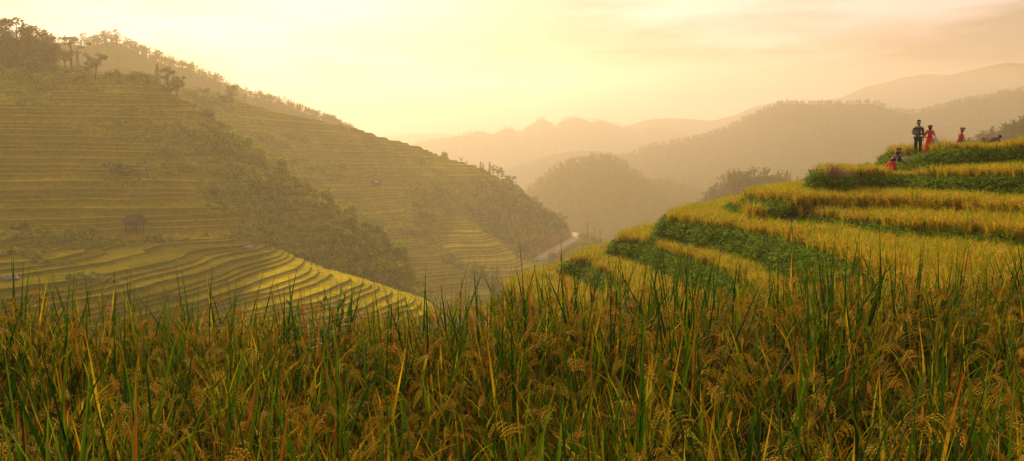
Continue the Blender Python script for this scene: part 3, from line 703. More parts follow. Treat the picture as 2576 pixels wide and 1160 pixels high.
def make_tree(kind, seed, dens=1.0):
    """a tree one metre high: trunk with limbs, crown of many small leaf faces"""
    random.seed(seed); tr = MB(); cr = MB()
    lean = random.uniform(-.05, .05)
    if kind == 'conifer':
        tube(tr, [(0, 0, -.03), (lean * .3, 0, .5), (lean, 0, .97)], [.022, .014, .004])
        for i in range(15):
            z = 0.12 + 0.86 * i / 15; r = 0.17 * (1 - (z - .1) / 0.92) + 0.015
            for j in range(5):
                q = random.uniform(0, 6.28); e = (math.cos(q) * r + lean * z, math.sin(q) * r, z - 0.03)
                tube(tr, [(lean * z, 0, z), e], [.005, .002], k=3); leaves(cr, ((e[0] + lean * z) * .6, e[1] * .6, z - .01), r * .45, .025, int(9 * dens), .022, 0.4)
    elif kind == 'pine':
        tube(tr, [(0, 0, -.03), (lean, 0.01, .35), (lean * 2.4, 0, .62), (lean * 2, 0.02, .9)], [.03, .022, .016, .006])
        for i in range(11):
            z = random.uniform(.42, .97); q = i * 2.4; r = random.uniform(.12, .34) * (1.15 - abs(z - .7))
            e = (lean * 2 + math.cos(q) * r, math.sin(q) * r, z); tube(tr, [(lean * 2, 0, z - .12), ((e[0] + lean * 2) / 2, e[1] / 2, z - .05), e], [.010, .007, .003], k=4)
            leaves(cr, e, random.uniform(.09, .15), .032, int(46 * dens), .026, 1.0)
        leaves(cr, (lean * 2, 0, .95), .13, .04, int(60 * dens), .026, 1.0)
    elif kind == 'bare':
        tube(tr, [(0, 0, -.03), (.01, 0, .4), (.0, .0, .6)], [.02, .014, .01])
        for i in range(26):
            q = i * 2.4; r = random.uniform(.15, .36); z = random.uniform(.6, 1.0)
            m1 = (math.cos(q) * r * .45, math.sin(q) * r * .45, .45 + (z - .45) * .5); e = (math.cos(q) * r, math.sin(q) * r, z)
            tube(tr, [(0, 0, random.uniform(.3, .55)), m1, e], [.007, .004, .0018], k=3)
            if i % 2: leaves(cr, e, .05, .04, 8, .014)
    elif kind == 'bush':
        for i in range(9):
            q = i * 2.4; r = random.uniform(.0, .45); z = random.uniform(.12, .75)
            e = (math.cos(q) * r, math.sin(q) * r, z); tube(tr, [(0, 0, -.05), e], [.02, .006], k=4); leaves(cr, (e[0], e[1], z * .9), random.uniform(.2, .3), random.uniform(.18, .26), int(60 * dens), .06)
    elif kind == 'tall':
        tube(tr, [(0, 0, -.03), (lean, 0, .5), (lean * 1.5, 0, .92)], [.02, .013, .005])
        for i in range(10):
            z = random.uniform(.45, .95); q = i * 2.4; r = random.uniform(.03, .15)
            e = (lean + math.cos(q) * r, math.sin(q) * r, z); tube(tr, [(lean, 0, z - .1), e], [.007, .003], k=4); leaves(cr, e, random.uniform(.05, .09), .055, int(42 * dens), .024)
    else:
        fork = random.uniform(.3, .42)
        tube(tr, [(0, 0, -.03), (lean, 0.01, fork)], [.035, .024])
        wide = .33 if kind == 'broad' else .25
        for i in range(13):
            q = i * 2.4; r = wide * random.uniform(.25, 1.0); z = random.uniform(.45, .93) - .25 * (r / wide) ** 2 * .5
            e = (math.cos(q) * r + lean, math.sin(q) * r, z); tube(tr, [(lean, 0.01, fork - .04), (lean + e[0] * .45, e[1] * .45, fork + (z - fork) * .6), e], [.014, .009, .004], k=4)
            leaves(cr, e, random.uniform(.09, .15), random.uniform(.07, .11), int(58 * dens), .030)
    return tr.mesh('trunk', [M_BARK]), cr.mesh('crown', [M_TREE], smooth=False)
TREE = {k: [make_tree(k, 900 + 31 * i + len(k)) for i in range(v)] for k, v in dict(conifer=3, pine=4, bare=1, bush=3, tall=3, broad=4, round=3).items()}
_tc = {}
def tree(kind, p, h, label, group=None, rz=None, name=None, sx=1.0, sink=0.02):
    i = _tc.get(kind, 0); _tc[kind] = i + 1
    t_, c_ = TREE[kind][i % len(TREE[kind])]
    nm = name or {'conifer': 'conifer_tree', 'pine': 'pine_tree', 'bush': 'bush'}.get(kind, 'tree')
    e = empty(nm, Vector(p) - Vector((0, 0, sink * h)), rz if rz is not None else (i * 2.1) % 6.28, h); e.scale = (h * sx, h * sx, h)
    tag(e, label, 'bush' if kind == 'bush' else 'tree', group)
    obj('stem' if kind == 'bush' else 'trunk', t_, e); obj('crown' if kind != 'bush' else 'foliage', c_, e)
    return e
def px_h(px_len, Y): return px_len * Y / F

S = HILL1
for kind, px, base, top, lab, sx in [
    ('tall', 4, 140, 42, 'tall shaggy tree cut by the left edge of the picture', 1.3),
    ('broad', 24, 135, 62, 'lower tree filling the gap beside the tall shaggy tree at the left edge', 1.2),
    ('broad', 45, 165, 45, 'tallest dense tree of the grove on the upper left hilltop', 1.05),
    ('pine', 79, 135, 66, 'small spiky pine between two big trees of the hilltop grove', 1.0),
    ('broad', 103, 165, 60, 'broad tree with spiky top at the right end of the hilltop grove', 1.1),
    ('broad', 130, 165, 88, 'lower leafy tree sloping down right of the hilltop grove', 1.1),
    ('pine', 183, 150, 73, 'wide flat topped umbrella pine standing clear above the left hillside', 1.45),
    ('conifer', 197, 165, 112, 'narrow dark conifer under the umbrella pine', 1.0),
    ('broad', 165, 175, 118, 'round bushy tree beneath the umbrella pine', 1.3),
    ('broad', 240, 198, 130, 'loose leafy tree right of the umbrella pine', 1.1),
    ('round', 222, 205, 150, 'dark round tree touching the loose leafy tree', 1.2),
    ('conifer', 372, 222, 196, 'short conifer just below the crest in front of the three dark trees', 1.3),
    ('conifer', 396, 210, 158, 'pointed conifer, first of the three dark trees on the crest', 1.2),
    ('round', 424, 214, 160, 'middle rounded tree of the three dark trees on the crest', 1.2),
    ('broad', 464, 214, 157, 'big round headed tree at the right of the three dark trees', 1.0),
    ('bush', 440, 222, 195, 'thick bush at the foot of the three dark trees', 1.0)]:
    p = surf(S, px, base); tree(kind, p, px_h(base - top, p.y), lab, None, sx=sx)
for kind, px, base, top, lab, sx in [
    ('bush', 508, 240, 213, 'low dark bush on the slope right of the three dark trees', 0.8), ('bush', 522, 240, 212, 'bush with a small upright twig beside the low dark bush', 0.7),
    ('round', 585, 262, 208, 'lone top heavy tree leaning on the crest halfway down', 0.9), ('bush', 570, 262, 232, 'bush left of the lone top heavy tree', 1.0),
    ('bare', 618, 262, 230, 'thin nearly bare tree right of the lone top heavy tree', 0.9),
    ('bare', 1160, 412, 392, 'thin bare round headed tree rising above the top terraces', 1.5), ('conifer', 1174, 416, 403, 'tiny pointed tree beside the thin bare tree', 1.3),
    ('conifer', 1197, 424, 412, 'tiny conifer at the start of the crest trees over the gully', 1.4),
    ('conifer', 1209, 432, 404, 'tallest conifer at the upper end of the crest trees', 1.3), ('conifer', 1215, 434, 408, 'slim conifer touching the tallest crest conifer', 1.3),
    ('conifer', 1232, 440, 405, 'solitary slender conifer with tiered branches on the crest', 1.3), ('tall', 1241, 444, 413, 'slim leafy tree right of the slender tiered conifer', 1.3),
    ('broad', 1252, 448, 416, 'open spreading tree at the head of the wooded crest', 1.3), ('tall', 1262, 458, 428, 'small tree tucked under the open spreading tree', 1.4),
    ('round', 1275, 470, 438, 'leafy tree above the gap in the wooded crest', 1.3), ('tall', 1288, 482, 441, 'tall two stemmed tree showing sky through its crown', 1.6), ('round', 1297, 490, 462, 'small tree below the tall two stemmed tree', 1.3),
    ('broad', 1315, 506, 484, 'rounded tree at the middle of the wooded crest', 1.5), ('broad', 1335, 525, 490, 'dense tree in the middle of the wooded crest, left of its twin peak', 1.3),
    ('tall', 1349, 536, 494, 'upright tree forming the twin peak of the wooded crest', 1.6), ('conifer', 1361, 545, 508, 'pointed tree in the lower wooded crest', 1.8), ('broad', 1374, 556, 520, 'leafy tree sloping down from the pointed tree', 1.4),
    ('round', 1388, 566, 526, 'rounded tree next to the last big tree above the road', 1.2), ('broad', 1408, 580, 531, 'last big broad tree overhanging the road bend', 1.2), ('round', 1417, 592, 556, 'lower bushy tree just above the red road cutting', 1.2)]:
    p = surf(HILL2, px, base); tree(kind, p, px_h(base - top, p.y), lab, None, sx=sx)
# trees of the wooded ridge behind, seen along its edge
xs = list(range(205, 860, 11)); random.seed(5)
for i, x in enumerate(xs):
    x = x + random.uniform(-4, 4); top = np.interp(x, [60, 150, 230, 290, 350, 420, 500, 580, 650, 700, 760, 820, 860], [104, 106, 112, 104, 128, 160, 190, 226, 250, 268, 281, 297, 315])
    p = surf(HILL3, x, top + 3); hh = random.choice([4.5, 5.5, 6.5, 7.5]) * (1.1 if x < 480 else 0.75)
    tree(random.choice(['pine', 'pine', 'broad', 'round', 'tall']), p, hh, 'small hazy tree in the row along the wooded ridge behind the left hillside', 'ridge trees behind the left hillside', sx=1.25)
for i, (x, b, t_, k, sx) in enumerate([(1800, 505, 470, 'round', 1.3), (1822, 488, 455, 'broad', 1.3), (1840, 476, 442, 'pine', 1.4), (1858, 470, 436, 'broad', 1.4), (1878, 466, 430, 'pine', 1.5), (1897, 464, 431, 'conifer', 1.8), (1912, 464, 432, 'tall', 1.8),
        (1930, 466, 438, 'broad', 1.5), (1946, 468, 438, 'pine', 1.5), (1962, 472, 444, 'tall', 1.8), (1978, 478, 448, 'broad', 1.4), (1996, 488, 456, 'round', 1.5), (2014, 498, 466, 'broad', 1.4)]):
    p = surf(DARK, x, b); tree(k, p, px_h(b - t_, p.y), 'hazy tree in the crest row of the dark knoll behind the right terraces', 'trees on the dark knoll', sx=sx)
for x, b, t_, k, lab in [(2036, 500, 443, 'pine', 'ragged pine left of the taller pine behind the straw heap'), (2053, 500, 432, 'conifer', 'taller ragged pine behind the straw heap'), (2068, 500, 431, 'pine', 'pine half hidden by the rice at the end of the upper terrace'), (2082, 500, 436, 'tall', 'slim tree nearest the rice end above the straw heap')]:
    p = W(x, b, 150); tree(k, p, px_h(b - t_, 150), lab, None, sx=1.3)
for x, t_, k, lab in [(2168, 411, 'tall', 'small pointed treetop left of the domed treetops behind the stooping picker'), (2188, 406, 'broad', 'domed treetop behind the rice left of the stooping picker'), (2203, 406, 'round', 'second domed treetop nearer the stooping picker'), (2217, 407, 'conifer', 'narrow treetop just left of the red skirt'), (2262, 404, 'tall', 'small treetop behind the outstretched hand')]:
    p = W(x, 480, 160); tree(k, p, px_h(480 - t_, 160), lab, None, sx=1.2)
for i, (x, b, t_, k, sx) in enumerate([(2455, 378, 352, 'round', 1.5), (2475, 370, 342, 'broad', 1.6), (2493, 362, 334, 'broad', 1.6), (2510, 356, 326, 'round', 1.5), (2526, 350, 322, 'broad', 1.4), (2545, 344, 312, 'round', 1.5), (2562, 340, 306, 'broad', 1.4), (2580, 334, 300, 'broad', 1.4)]):
    p = surf(RIGHT, x, b); tree(k, p, px_h(b - t_, p.y), 'dark hazy tree on the wooded slope at the right edge behind the terraces', 'trees on the far right slope', sx=sx)
for x, b, t_, lab, k in [(310, 440, 392, 'large dark rounded bush alone on the left hillside', 'bush'), (540, 490, 468, 'dark bush at the edge of the green spur', 'bush'), (755, 655, 628, 'dark rounded bush where the spur meets the lower terraces', 'bush'), (375, 290, 262, 'bush on the upper terraces of the left hillside', 'bush'), (50, 245, 216, 'wide bush on the far left terraces', 'bush'),
        (420, 755, 722, 'dark bush among the lowest terraces behind the near rice', 'bush')]:
    p = surf(FIELDS if b > 700 else HILL1, x, b); tree(k, p, px_h(b - t_, p.y), lab, None, sx=1.4, sink=0.1)
for x, b, t_, lab in [(1075, 560, 515, 'dark round bush in the gully left of the yellow terraces'), (960, 440, 428, 'small bush beside the white roofed hut'), (1292, 655, 632, 'bush among the yellow terraces'), (1305, 700, 678, 'bush below the start of the road')]:
    p = surf(HILL2, x, b); tree('bush', p, px_h(b - t_, p.y), lab, None, sx=0.9, sink=0.1)

# forests and scrub nobody could count ---------------------------------
def low_tree(k):
    random.seed(1200 + k); mb = MB(); kind = ['round', 'conifer', 'pine'][k % 3]
    tube(mb, [(0, 0, -.1), (0, 0, .6)], [.03, .015], 0.2, 0, 4)
    if kind == 'conifer':
        for i in range(8): z = .25 + .72 * i / 8; leaves(mb, (0, 0, z), .2 * (1.15 - z), .05, 12, .05, .3)
    elif kind == 'pine':
        for i in range(6): q = i * 2.4; leaves(mb, (math.cos(q) * .2, math.sin(q) * .2, random.uniform(.5, .95)), .16, .06, 14, .055, .8)
    else:
        for i in range(7): q = i * 2.4; leaves(mb, (math.cos(q) * .17, math.sin(q) * .17, random.uniform(.4, .85)), .18, .14, 14, .06)
    return proto('low_tree', mb.mesh('low_tree', [M_TREE], smooth=False))
LOW = [low_tree(k) for k in range(9)]
def on_sheet(S, n, cond, seed):
    V, px, py, cv = S; r = np.random.default_rng(seed)
    m = cond(px, py, cv, V) & np.isfinite(px); I = np.argwhere(m)
    if len(I) == 0: return np.zeros((0, 3))
    I = I[r.integers(0, len(I), n)]
    i = np.clip(I[:, 0], 0, V.shape[0] - 2); j = np.clip(I[:, 1], 0, V.shape[1] - 2); u = r.uniform(0, 1, (n, 1)); v = r.uniform(0, 1, (n, 1))
    return V[i, j] * (1 - u) * (1 - v) + V[i, j + 1] * u * (1 - v) + V[i + 1, j] * (1 - u) * v + V[i + 1, j + 1] * u * v
ROADP = [(1326, 672), (1338, 662), (1352, 651), (1372, 641), (1395, 628), (1415, 616), (1434, 606), (1447, 598), (1451, 592), (1440, 585)]
def off_road(P):
    px, py = proj(P); d = np.full(len(P), 1e9)
    for (x0, y0), (x1, y1) in zip(ROADP, ROADP[1:]):
        t = np.clip(((px - x0) * (x1 - x0) + (py - y0) * (y1 - y0)) / ((x1 - x0) ** 2 + (y1 - y0) ** 2), 0, 1); dx = px - x0 - t * (x1 - x0); dy = py - y0 - t * (y1 - y0)
        d = np.minimum(d, np.hypot(dx, dy * np.where(dy > 0, 0.55, 1.2)))
    return (d > 17) | (P[:, 1] > 430) | (P[:, 1] < 200)
def forest(name, S, n, hmin, hmax, cond, label, protos, seed, cat='forest', sink=0.25):
    P = on_sheet(S, n, cond, seed); P = P[off_road(P)]; n = len(P); r = np.random.default_rng(seed + 1); s = hmin + (hmax - hmin) * r.uniform(0, 1, n) ** (2.0 if cat == 'shrubs' else 1.0)
    P[:, 2] -= s * sink * (0.35 if cat == 'forest' else 0.3)
    rot = np.stack([r.normal(0, .05, n), r.normal(0, .05, n), r.uniform(0, 6.28, n)], 1)
    scatter(name, P, rot, s, r.integers(0, len(protos), n), protos, label, cat)
allv = lambda px, py, cv, V: (px > -60) & (px < 2640)
forest('forest', HILL3, 2600, 4.5, 7.5, allv, 'hazy woods covering the ridge behind the left hillside', LOW, 11)
forest('forest', CONE, 4200, 5, 9, allv, 'misty woods covering the rounded valley hill', LOW, 12)
forest('forest', DARK, 700, 4, 6.5, allv, 'dark woods covering the knoll behind the right terraces', LOW, 13)
forest('forest', RIGHT, 700, 4, 7, allv, 'dark woods on the slope at the far right', LOW, 14)
forest('forest', SHEETS['mountain11'], 8000, 3.5, 8, allv, 'woods covering the long mountain behind the right terraces', LOW, 15)
forest('forest', SHEETS['mountain9'], 5000, 4, 8, allv, 'woods covering the jagged mountain ridge', LOW, 16)
forest('forest', HILL2, 900, 3.5, 7.5, lambda px, py, cv, V: (px > 1180) & (px < 1450) & (py > np.interp(px, [1180, 1240, 1300, 1440], [470, 462, 500, 600])) & (cv > .6), 'dark woodland on the steep slope above the road', LOW, 17)
forest('forest', HILL1, 700, 3.5, 6.5, lambda px, py, cv, V: (px < 330) & (px > -80) & (py + 26 * fbm(px / 30, py / 30, 3, 3) + 0.16 * px < 185), 'dense hazy grove covering the upper left hilltop', LOW, 31, sink=0.1)
forest('shrubs', HILL1, 1150, 0.3, 1.6, lambda px, py, cv, V: (cv > .55) & (px > -60) & (py < 770), 'green scrub covering the spur between the terraced hillsides', SHRUB, 18, 'shrubs')
forest('shrubs', HILL1, 800, 0.3, 0.8, lambda px, py, cv, V: (cv > .12) & (cv < .55) & (px > -60) & (py < 700), 'scattered scrub along the terrace risers of the near hillside', SHRUB, 28, 'shrubs')
forest('shrubs', HILL2, 3000, 0.4, 1.8, lambda px, py, cv, V: (cv > .5) & (px > 400), 'dense scrub in the gullies and woods of the long hillside', SHRUB, 19, 'shrubs')
forest('shrubs', HILL4, 1500, 0.5, 1.2, lambda px, py, cv, V: (cv > .3), 'scrub covering the small slope below the road', SHRUB, 20, 'shrubs')
forest('shrubs', FIELDS, 260, 0.3, 0.6, lambda px, py, cv, V: (cv > .45) & (px > -60), 'low scrub between the near left fields', SHRUB, 21, 'shrubs')
forest('crop', HILL2, 260, 1.6, 2.4, lambda px, py, cv, V: (px > 872) & (px < 965) & (py > 436) & (py < 452), 'strip of dry standing maize above the white roofed hut', RICE_F, 22, 'crop')

# ------------------------------------------------------------------ road, poles, huts, boulders
M_ROAD = simple_mat('pale_road', (0.62, 0.48, 0.30), 0.9, 0.12, 0.6)
M_CUT = simple_mat('red_earth', (0.24, 0.10, 0.045), 0.95, 0.35, 0.5)
M_WOOD = simple_mat('old_wood', (0.05, 0.034, 0.02), 0.85, 0.35, 5)
M_THATCH = simple_mat('grey_thatch', (0.05, 0.035, 0.018), 0.95, 0.3, 9)
M_TIN = simple_mat('pale_sheet_roof', (0.36, 0.33, 0.28), 0.5, 0.1, 2)
M_ROCK = simple_mat('pale_rock', (0.40, 0.30, 0.22), 0.9, 0.25, 2.5, 0.3)
M_ROCK2 = simple_mat('grey_rock', (0.20, 0.17, 0.14), 0.9, 0.35, 2.0, 0.3)
def ribbon(name, C, wl, wr, lift, mat, depth=0.5):
    T = np.gradient(C, axis=0); T[:, 2] = 0; T /= np.linalg.norm(T, axis=1)[:, None]; Nn = np.stack([T[:, 1], -T[:, 0], T[:, 0] * 0], 1)
    A = C + Nn * wr; B = C - Nn * wl; A[:, 2] += lift; B[:, 2] += lift; A2 = A.copy(); B2 = B.copy(); A2[:, 2] -= depth; B2[:, 2] -= depth
    V = np.concatenate([A, B, A2, B2]); n = len(C); Fc = []
    for i in range(n - 1): Fc += [(i, i + 1, n + i + 1, n + i), (i, 2 * n + i, 2 * n + i + 1, i + 1), (n + i, n + i + 1, 3 * n + i + 1, 3 * n + i)]
    return mesh_np(name, V, np.array(Fc), [mat])
tag(obj('road', ribbon('road', ROADC, 3.2, 3.2, 0.2, M_ROAD, 1.2)), 'pale winding road climbing round the foot of the wooded hillside', None, None, 'structure')
# red earth cutting on the uphill side
k = 60; base_ = ROADC[22:58]; T = np.gradient(base_, axis=0); T[:, 2] = 0; T /= np.linalg.norm(T, axis=1)[:, None]; Nn = np.stack([-T[:, 1], T[:, 0], T[:, 0] * 0], 1)
rows = []
for j, (o_, z_) in enumerate([(2.6, 0.3), (3.1, 1.8), (3.8, 3.6), (4.9, 4.6)]):
    r_ = base_ + Nn * o_; nn_ = fbm(r_[:, 0] / 2.5 + j * 3, r_[:, 1] / 2.5, 3, 77); r_[:, 2] += z_ + nn_ * (0.9 if j > 1 else .2); r_[:, 0] += nn_ * .5; rows.append(r_)
V = np.concatenate(rows); n_ = len(base_); Fc = np.array([(j * n_ + i, j * n_ + i + 1, (j + 1) * n_ + i + 1, (j + 1) * n_ + i) for j in range(3) for i in range(n_ - 1)])
tag(obj('terrain', mesh_np('terrain', V, Fc, [M_CUT])), 'bare red earth cutting beside the road bend', None, None, 'structure')

def pole(px, base, top, Y, lab):
    p = W(px, base, Y); h = px_h(base - top, Y); e = empty('utility_pole', p - Vector((0, 0, 3)), 0.3); tag(e, lab, 'utility pole', None)
    mb = MB(); tube(mb, [(0, 0, 0), (0, 0, h + 3)], [.28, .2], k=8); obj('post', mb.mesh('post', [M_WOOD]), e)
    mb = MB(); tube(mb, [(-.9, 0, h + 2.4), (.9, 0, h + 2.4)], [.09, .09], k=5); obj('crossarm', mb.mesh('crossarm', [M_WOOD]), e)
    for s in (-.75, 0, .75):
        mb = MB(); tube(mb, [(s, 0, h + 2.4), (s, 0, h + 2.8)], [.08, .06], k=6); obj('insulator', mb.mesh('insulator', [M_ROCK]), e)
pole(1478, 592, 560, 384, 'tallest and leftmost of the three poles past the road bend')
pole(1494.5, 606, 573, 378, 'middle one of the three poles past the road bend')
pole(1509.5, 612, 578, 374, 'rightmost of the three poles past the road bend, nearest the golden rice')

def hut(p, wd, dp, hw, hr, lab, rz, roofmat, stilts=0.0, panel=False, flat=False):
    e = empty('hut', p, rz); tag(e, lab, 'hut')
    def box(mb, x0, x1, y0, y1, z0, z1):
        mb.add([(x0, y0, z0), (x1, y0, z0), (x1, y1, z0), (x0, y1, z0), (x0, y0, z1), (x1, y0, z1), (x1, y1, z1), (x0, y1, z1)], [(0, 3, 2, 1), (4, 5, 6, 7), (0, 1, 5, 4), (1, 2, 6, 5), (2, 3, 7, 6), (3, 0, 4, 7)], 0.5)
    a, b = wd / 2, dp / 2
    mb = MB(); t = .08
    box(mb, -a, a, b - t, b, stilts, stilts + hw); box(mb, -a, -a + t, -b, b - t, stilts, stilts + hw); box(mb, a - t, a, -b, b - t, stilts, stilts + hw); box(mb, -a + t, -a * .2, -b, -b + t, stilts, stilts + hw); box(mb, a * .3, a - t, -b, -b + t, stilts, stilts + hw)
    box(mb, -a * .2, a * .3, -b, -b + t, stilts + hw * .85, stilts + hw)
    for s in (-1, 1): mb.add([(s * (a - .02), -b, stilts + hw), (s * (a - .02), b, stilts + hw), (s * (a - .02), 0, stilts + hw + hr * .9)], [(0, 1, 2)], .5)
    obj('wall', mb.mesh('wall', [M_WOOD], False), e)
    mb = MB(); box(mb, -a, a, -b, b, stilts - .1, stilts - .003); obj('floor_deck', mb.mesh('floor_deck', [M_WOOD], False), e)
    mb = MB(); o = .35; n_ = 10
    for s in (-1, 1):
        vs = []; fs = []
        for i in range(n_ + 1):
            x = -a - o + (wd + 2 * o) * i / n_; dz = random.uniform(-.04, .04)
            vs += [(x, s * (b + o), stilts + hw - .25 + dz), (x, 0, stilts + hw + hr + dz), (x, s * (b + o), stilts + hw - .12 + dz), (x, 0, stilts + hw + hr + .14 + dz)]
        for i in range(n_):
            q = i * 4; fs += [(q, q + 4, q + 5, q + 1), (q + 2, q + 3, q + 7, q + 6), (q, q + 2, q + 6, q + 4)]
        fs += [(0, 1, 3, 2), (n_ * 4, n_ * 4 + 2, n_ * 4 + 3, n_ * 4 + 1)]
        mb.add(vs, fs, .5)
    obj('roof', mb.mesh('roof', [roofmat], False), e)
    if panel:
        mb = MB(); sl = (hr + .25) / (b + o)
        def q_(x, y): return (x, y, stilts + hw + hr + .14 + .02 - abs(y) * sl)
        mb.add([q_(-a * .9, -.25), q_(-a * .1, -.1), q_(a * .1, -b - o), q_(-a * .7, -b - o)], [(0, 3, 2, 1)], .5); obj('roof_sheet', mb.mesh('roof_sheet', [M_TIN], False), e)
    if stilts:
        for sx in (-1, 1):
            for sy in (-1, 1):
                mb = MB(); tube(mb, [(sx * (a - .15), sy * (b - .15), -.6), (sx * (a - .15), sy * (b - .15), stilts)], [.09, .09]); obj('stilt', mb.mesh('stilt', [M_WOOD]), e)
    return e
p = surf(HILL2, 948, 472); hut(p + Vector((0, -.8, 0)), 3.2, 2.6, 1.1, .8, 'small stilt hut with a white sheet on its roof among the long hillside terraces', .3, M_THATCH, 1.0, True)
p = surf(HILL1, 343, 577); hut(p + Vector((0, -.6, 0)), 2.7, 2.2, .8, 1.0, 'low brown thatched hut on stilts in the left terraces', -.3, M_THATCH, .9)
p = surf(HILL2, 1251, 731); hut(p + Vector((0, -.8, 0)), 3.6, 2.6, 1.3, 1.0, 'brown hut with a gabled roof just above the near rice', .9, M_WOOD, .2)
p = W(1366, 661, 343); hut(p + Vector((0, 0, 0)), 4.2, 3.0, 1.1, .8, 'shed with a pale roof on the slope right under the road', -.25, M_TIN, .3)

def boulder(p, sx, sy, sz, lab, mat, seed):
    import bmesh
    bm = bmesh.new(); bmesh.ops.create_icosphere(bm, subdivisions=4, radius=1)
    for v in bm.verts:
        c = v.co; k = 1 + .28 * float(fbm(np.array([c.x * 1.3 + seed]), np.array([c.y * 1.3 + c.z * 1.7]), 4, seed)[0]); v.co = Vector((c.x * sx * k, c.y * sy * k, max(-.3, c.z) * sz * k))
    me = bpy.data.meshes.new('boulder'); bm.to_mesh(me); bm.free(); me.materials.append(mat); me.polygons.foreach_set('use_smooth', [True] * len(me.polygons))
    tag(obj('boulder', me, None, p), lab, 'boulder')
p = surf(FIELDS, 627, 624); boulder(p, .85, .7, .65, 'pale rounded boulder on the lower terraces below the green spur', M_ROCK, 3)
p = surf(FIELDS, 24, 704); boulder(p, 1.15, .9, .75, 'large grey boulder in the yellow field at the left edge', M_ROCK2, 9)

# ------------------------------------------------------------------ people on the mound
def cloth_mat(name, col, rough=0.85, var=0.12): return simple_mat(name, col, rough, var, 14)
M_SKIN = simple_mat('skin', (0.24, 0.12, 0.07), 0.6, 0.06, 6)
M_BLACK = cloth_mat('black_cloth', (0.012, 0.012, 0.016)); M_HAIR = simple_mat('black_hair', (0.010, 0.008, 0.008), 0.5, .2)
M_RED = cloth_mat('red_cloth', (0.75, 0.028, 0.02)); M_DRED = cloth_mat('dark_red_cloth', (0.30, 0.02, 0.02)); M_WHITE = cloth_mat('white_cloth', (0.8, 0.74, 0.58), .7, .05)
M_PINK = cloth_mat('pink_embroidery', (0.65, 0.12, 0.18), .8, .4); M_ORANGE = cloth_mat('orange_embroidery', (0.70, 0.20, 0.03), .8, .4)
M_PURPLE = cloth_mat('purple_pattern', (0.20, 0.10, 0.18), .8, .6); M_GREY = cloth_mat('grey_cloth', (0.10, 0.11, 0.10))
def striped(name, a, b, scale, c=None):
    m, n, l = new_mat(name); o = n.new('ShaderNodeOutputMaterial'); bs = n.new('ShaderNodeBsdfPrincipled'); bs.inputs['Roughness'].default_value = .85
    t = n.new('ShaderNodeTexCoord'); sx = n.new('ShaderNodeSeparateXYZ'); l.new(t.outputs['Object'], sx.inputs[0])
    m1 = n.new('ShaderNodeMath'); m1.operation = 'MULTIPLY'; m1.inputs[1].default_value = scale; l.new(sx.outputs[2], m1.inputs[0])
    m2 = n.new('ShaderNodeMath'); m2.operation = 'FRACT'; l.new(m1.outputs[0], m2.inputs[0])
    r = ramp(n, [(0.0, a), (0.5, b)] + ([(0.8, c)] if c else [])); r.color_ramp.interpolation = 'CONSTANT'; l.new(m2.outputs[0], r.inputs[0]); l.new(r.outputs[0], bs.inputs['Base Color']); l.new(bs.outputs[0], o.inputs[0]); return m
def checked(name, a, b, c):
    m, n, l = new_mat(name); o = n.new('ShaderNodeOutputMaterial'); bs = n.new('ShaderNodeBsdfPrincipled'); bs.inputs['Roughness'].default_value = .85
    t = n.new('ShaderNodeTexCoord'); ck = n.new('ShaderNodeTexChecker'); ck.inputs['Scale'].default_value = 11.0
    ck.inputs['Color1'].default_value = (*a, 1); ck.inputs['Color2'].default_value = (*b, 1); l.new(t.outputs['Object'], ck.inputs['Vector'])
    sx = n.new('ShaderNodeSeparateXYZ'); l.new(t.outputs['Object'], sx.inputs[0]); m1 = n.new('ShaderNodeMath'); m1.operation = 'MULTIPLY'; m1.inputs[1].default_value = 3.6; l.new(sx.outputs[2], m1.inputs[0])
    m2 = n.new('ShaderNodeMath'); m2.operation = 'FRACT'; l.new(m1.outputs[0], m2.inputs[0]); m3 = n.new('ShaderNodeMath'); m3.operation = 'GREATER_THAN'; m3.inputs[1].default_value = .66; l.new(m2.outputs[0], m3.inputs[0])
    x = n.new('ShaderNodeMix'); x.data_type = 'RGBA'; l.new(m3.outputs[0], x.inputs[0]); l.new(ck.outputs[0], x.inputs[6]); x.inputs[7].default_value = (*c, 1)
    l.new(x.outputs[2], bs.inputs['Base Color']); l.new(bs.outputs[0], o.inputs[0]); return m
M_HAT = striped('striped_hat_cloth', (0.30, 0.06, 0.03), (0.16, 0.13, 0.06), 22, (0.10, 0.03, 0.02)); M_JACKET = checked('checked_jacket', (0.40, 0.34, 0.24), (0.20, 0.18, 0.14), (0.07, 0.07, 0.06))

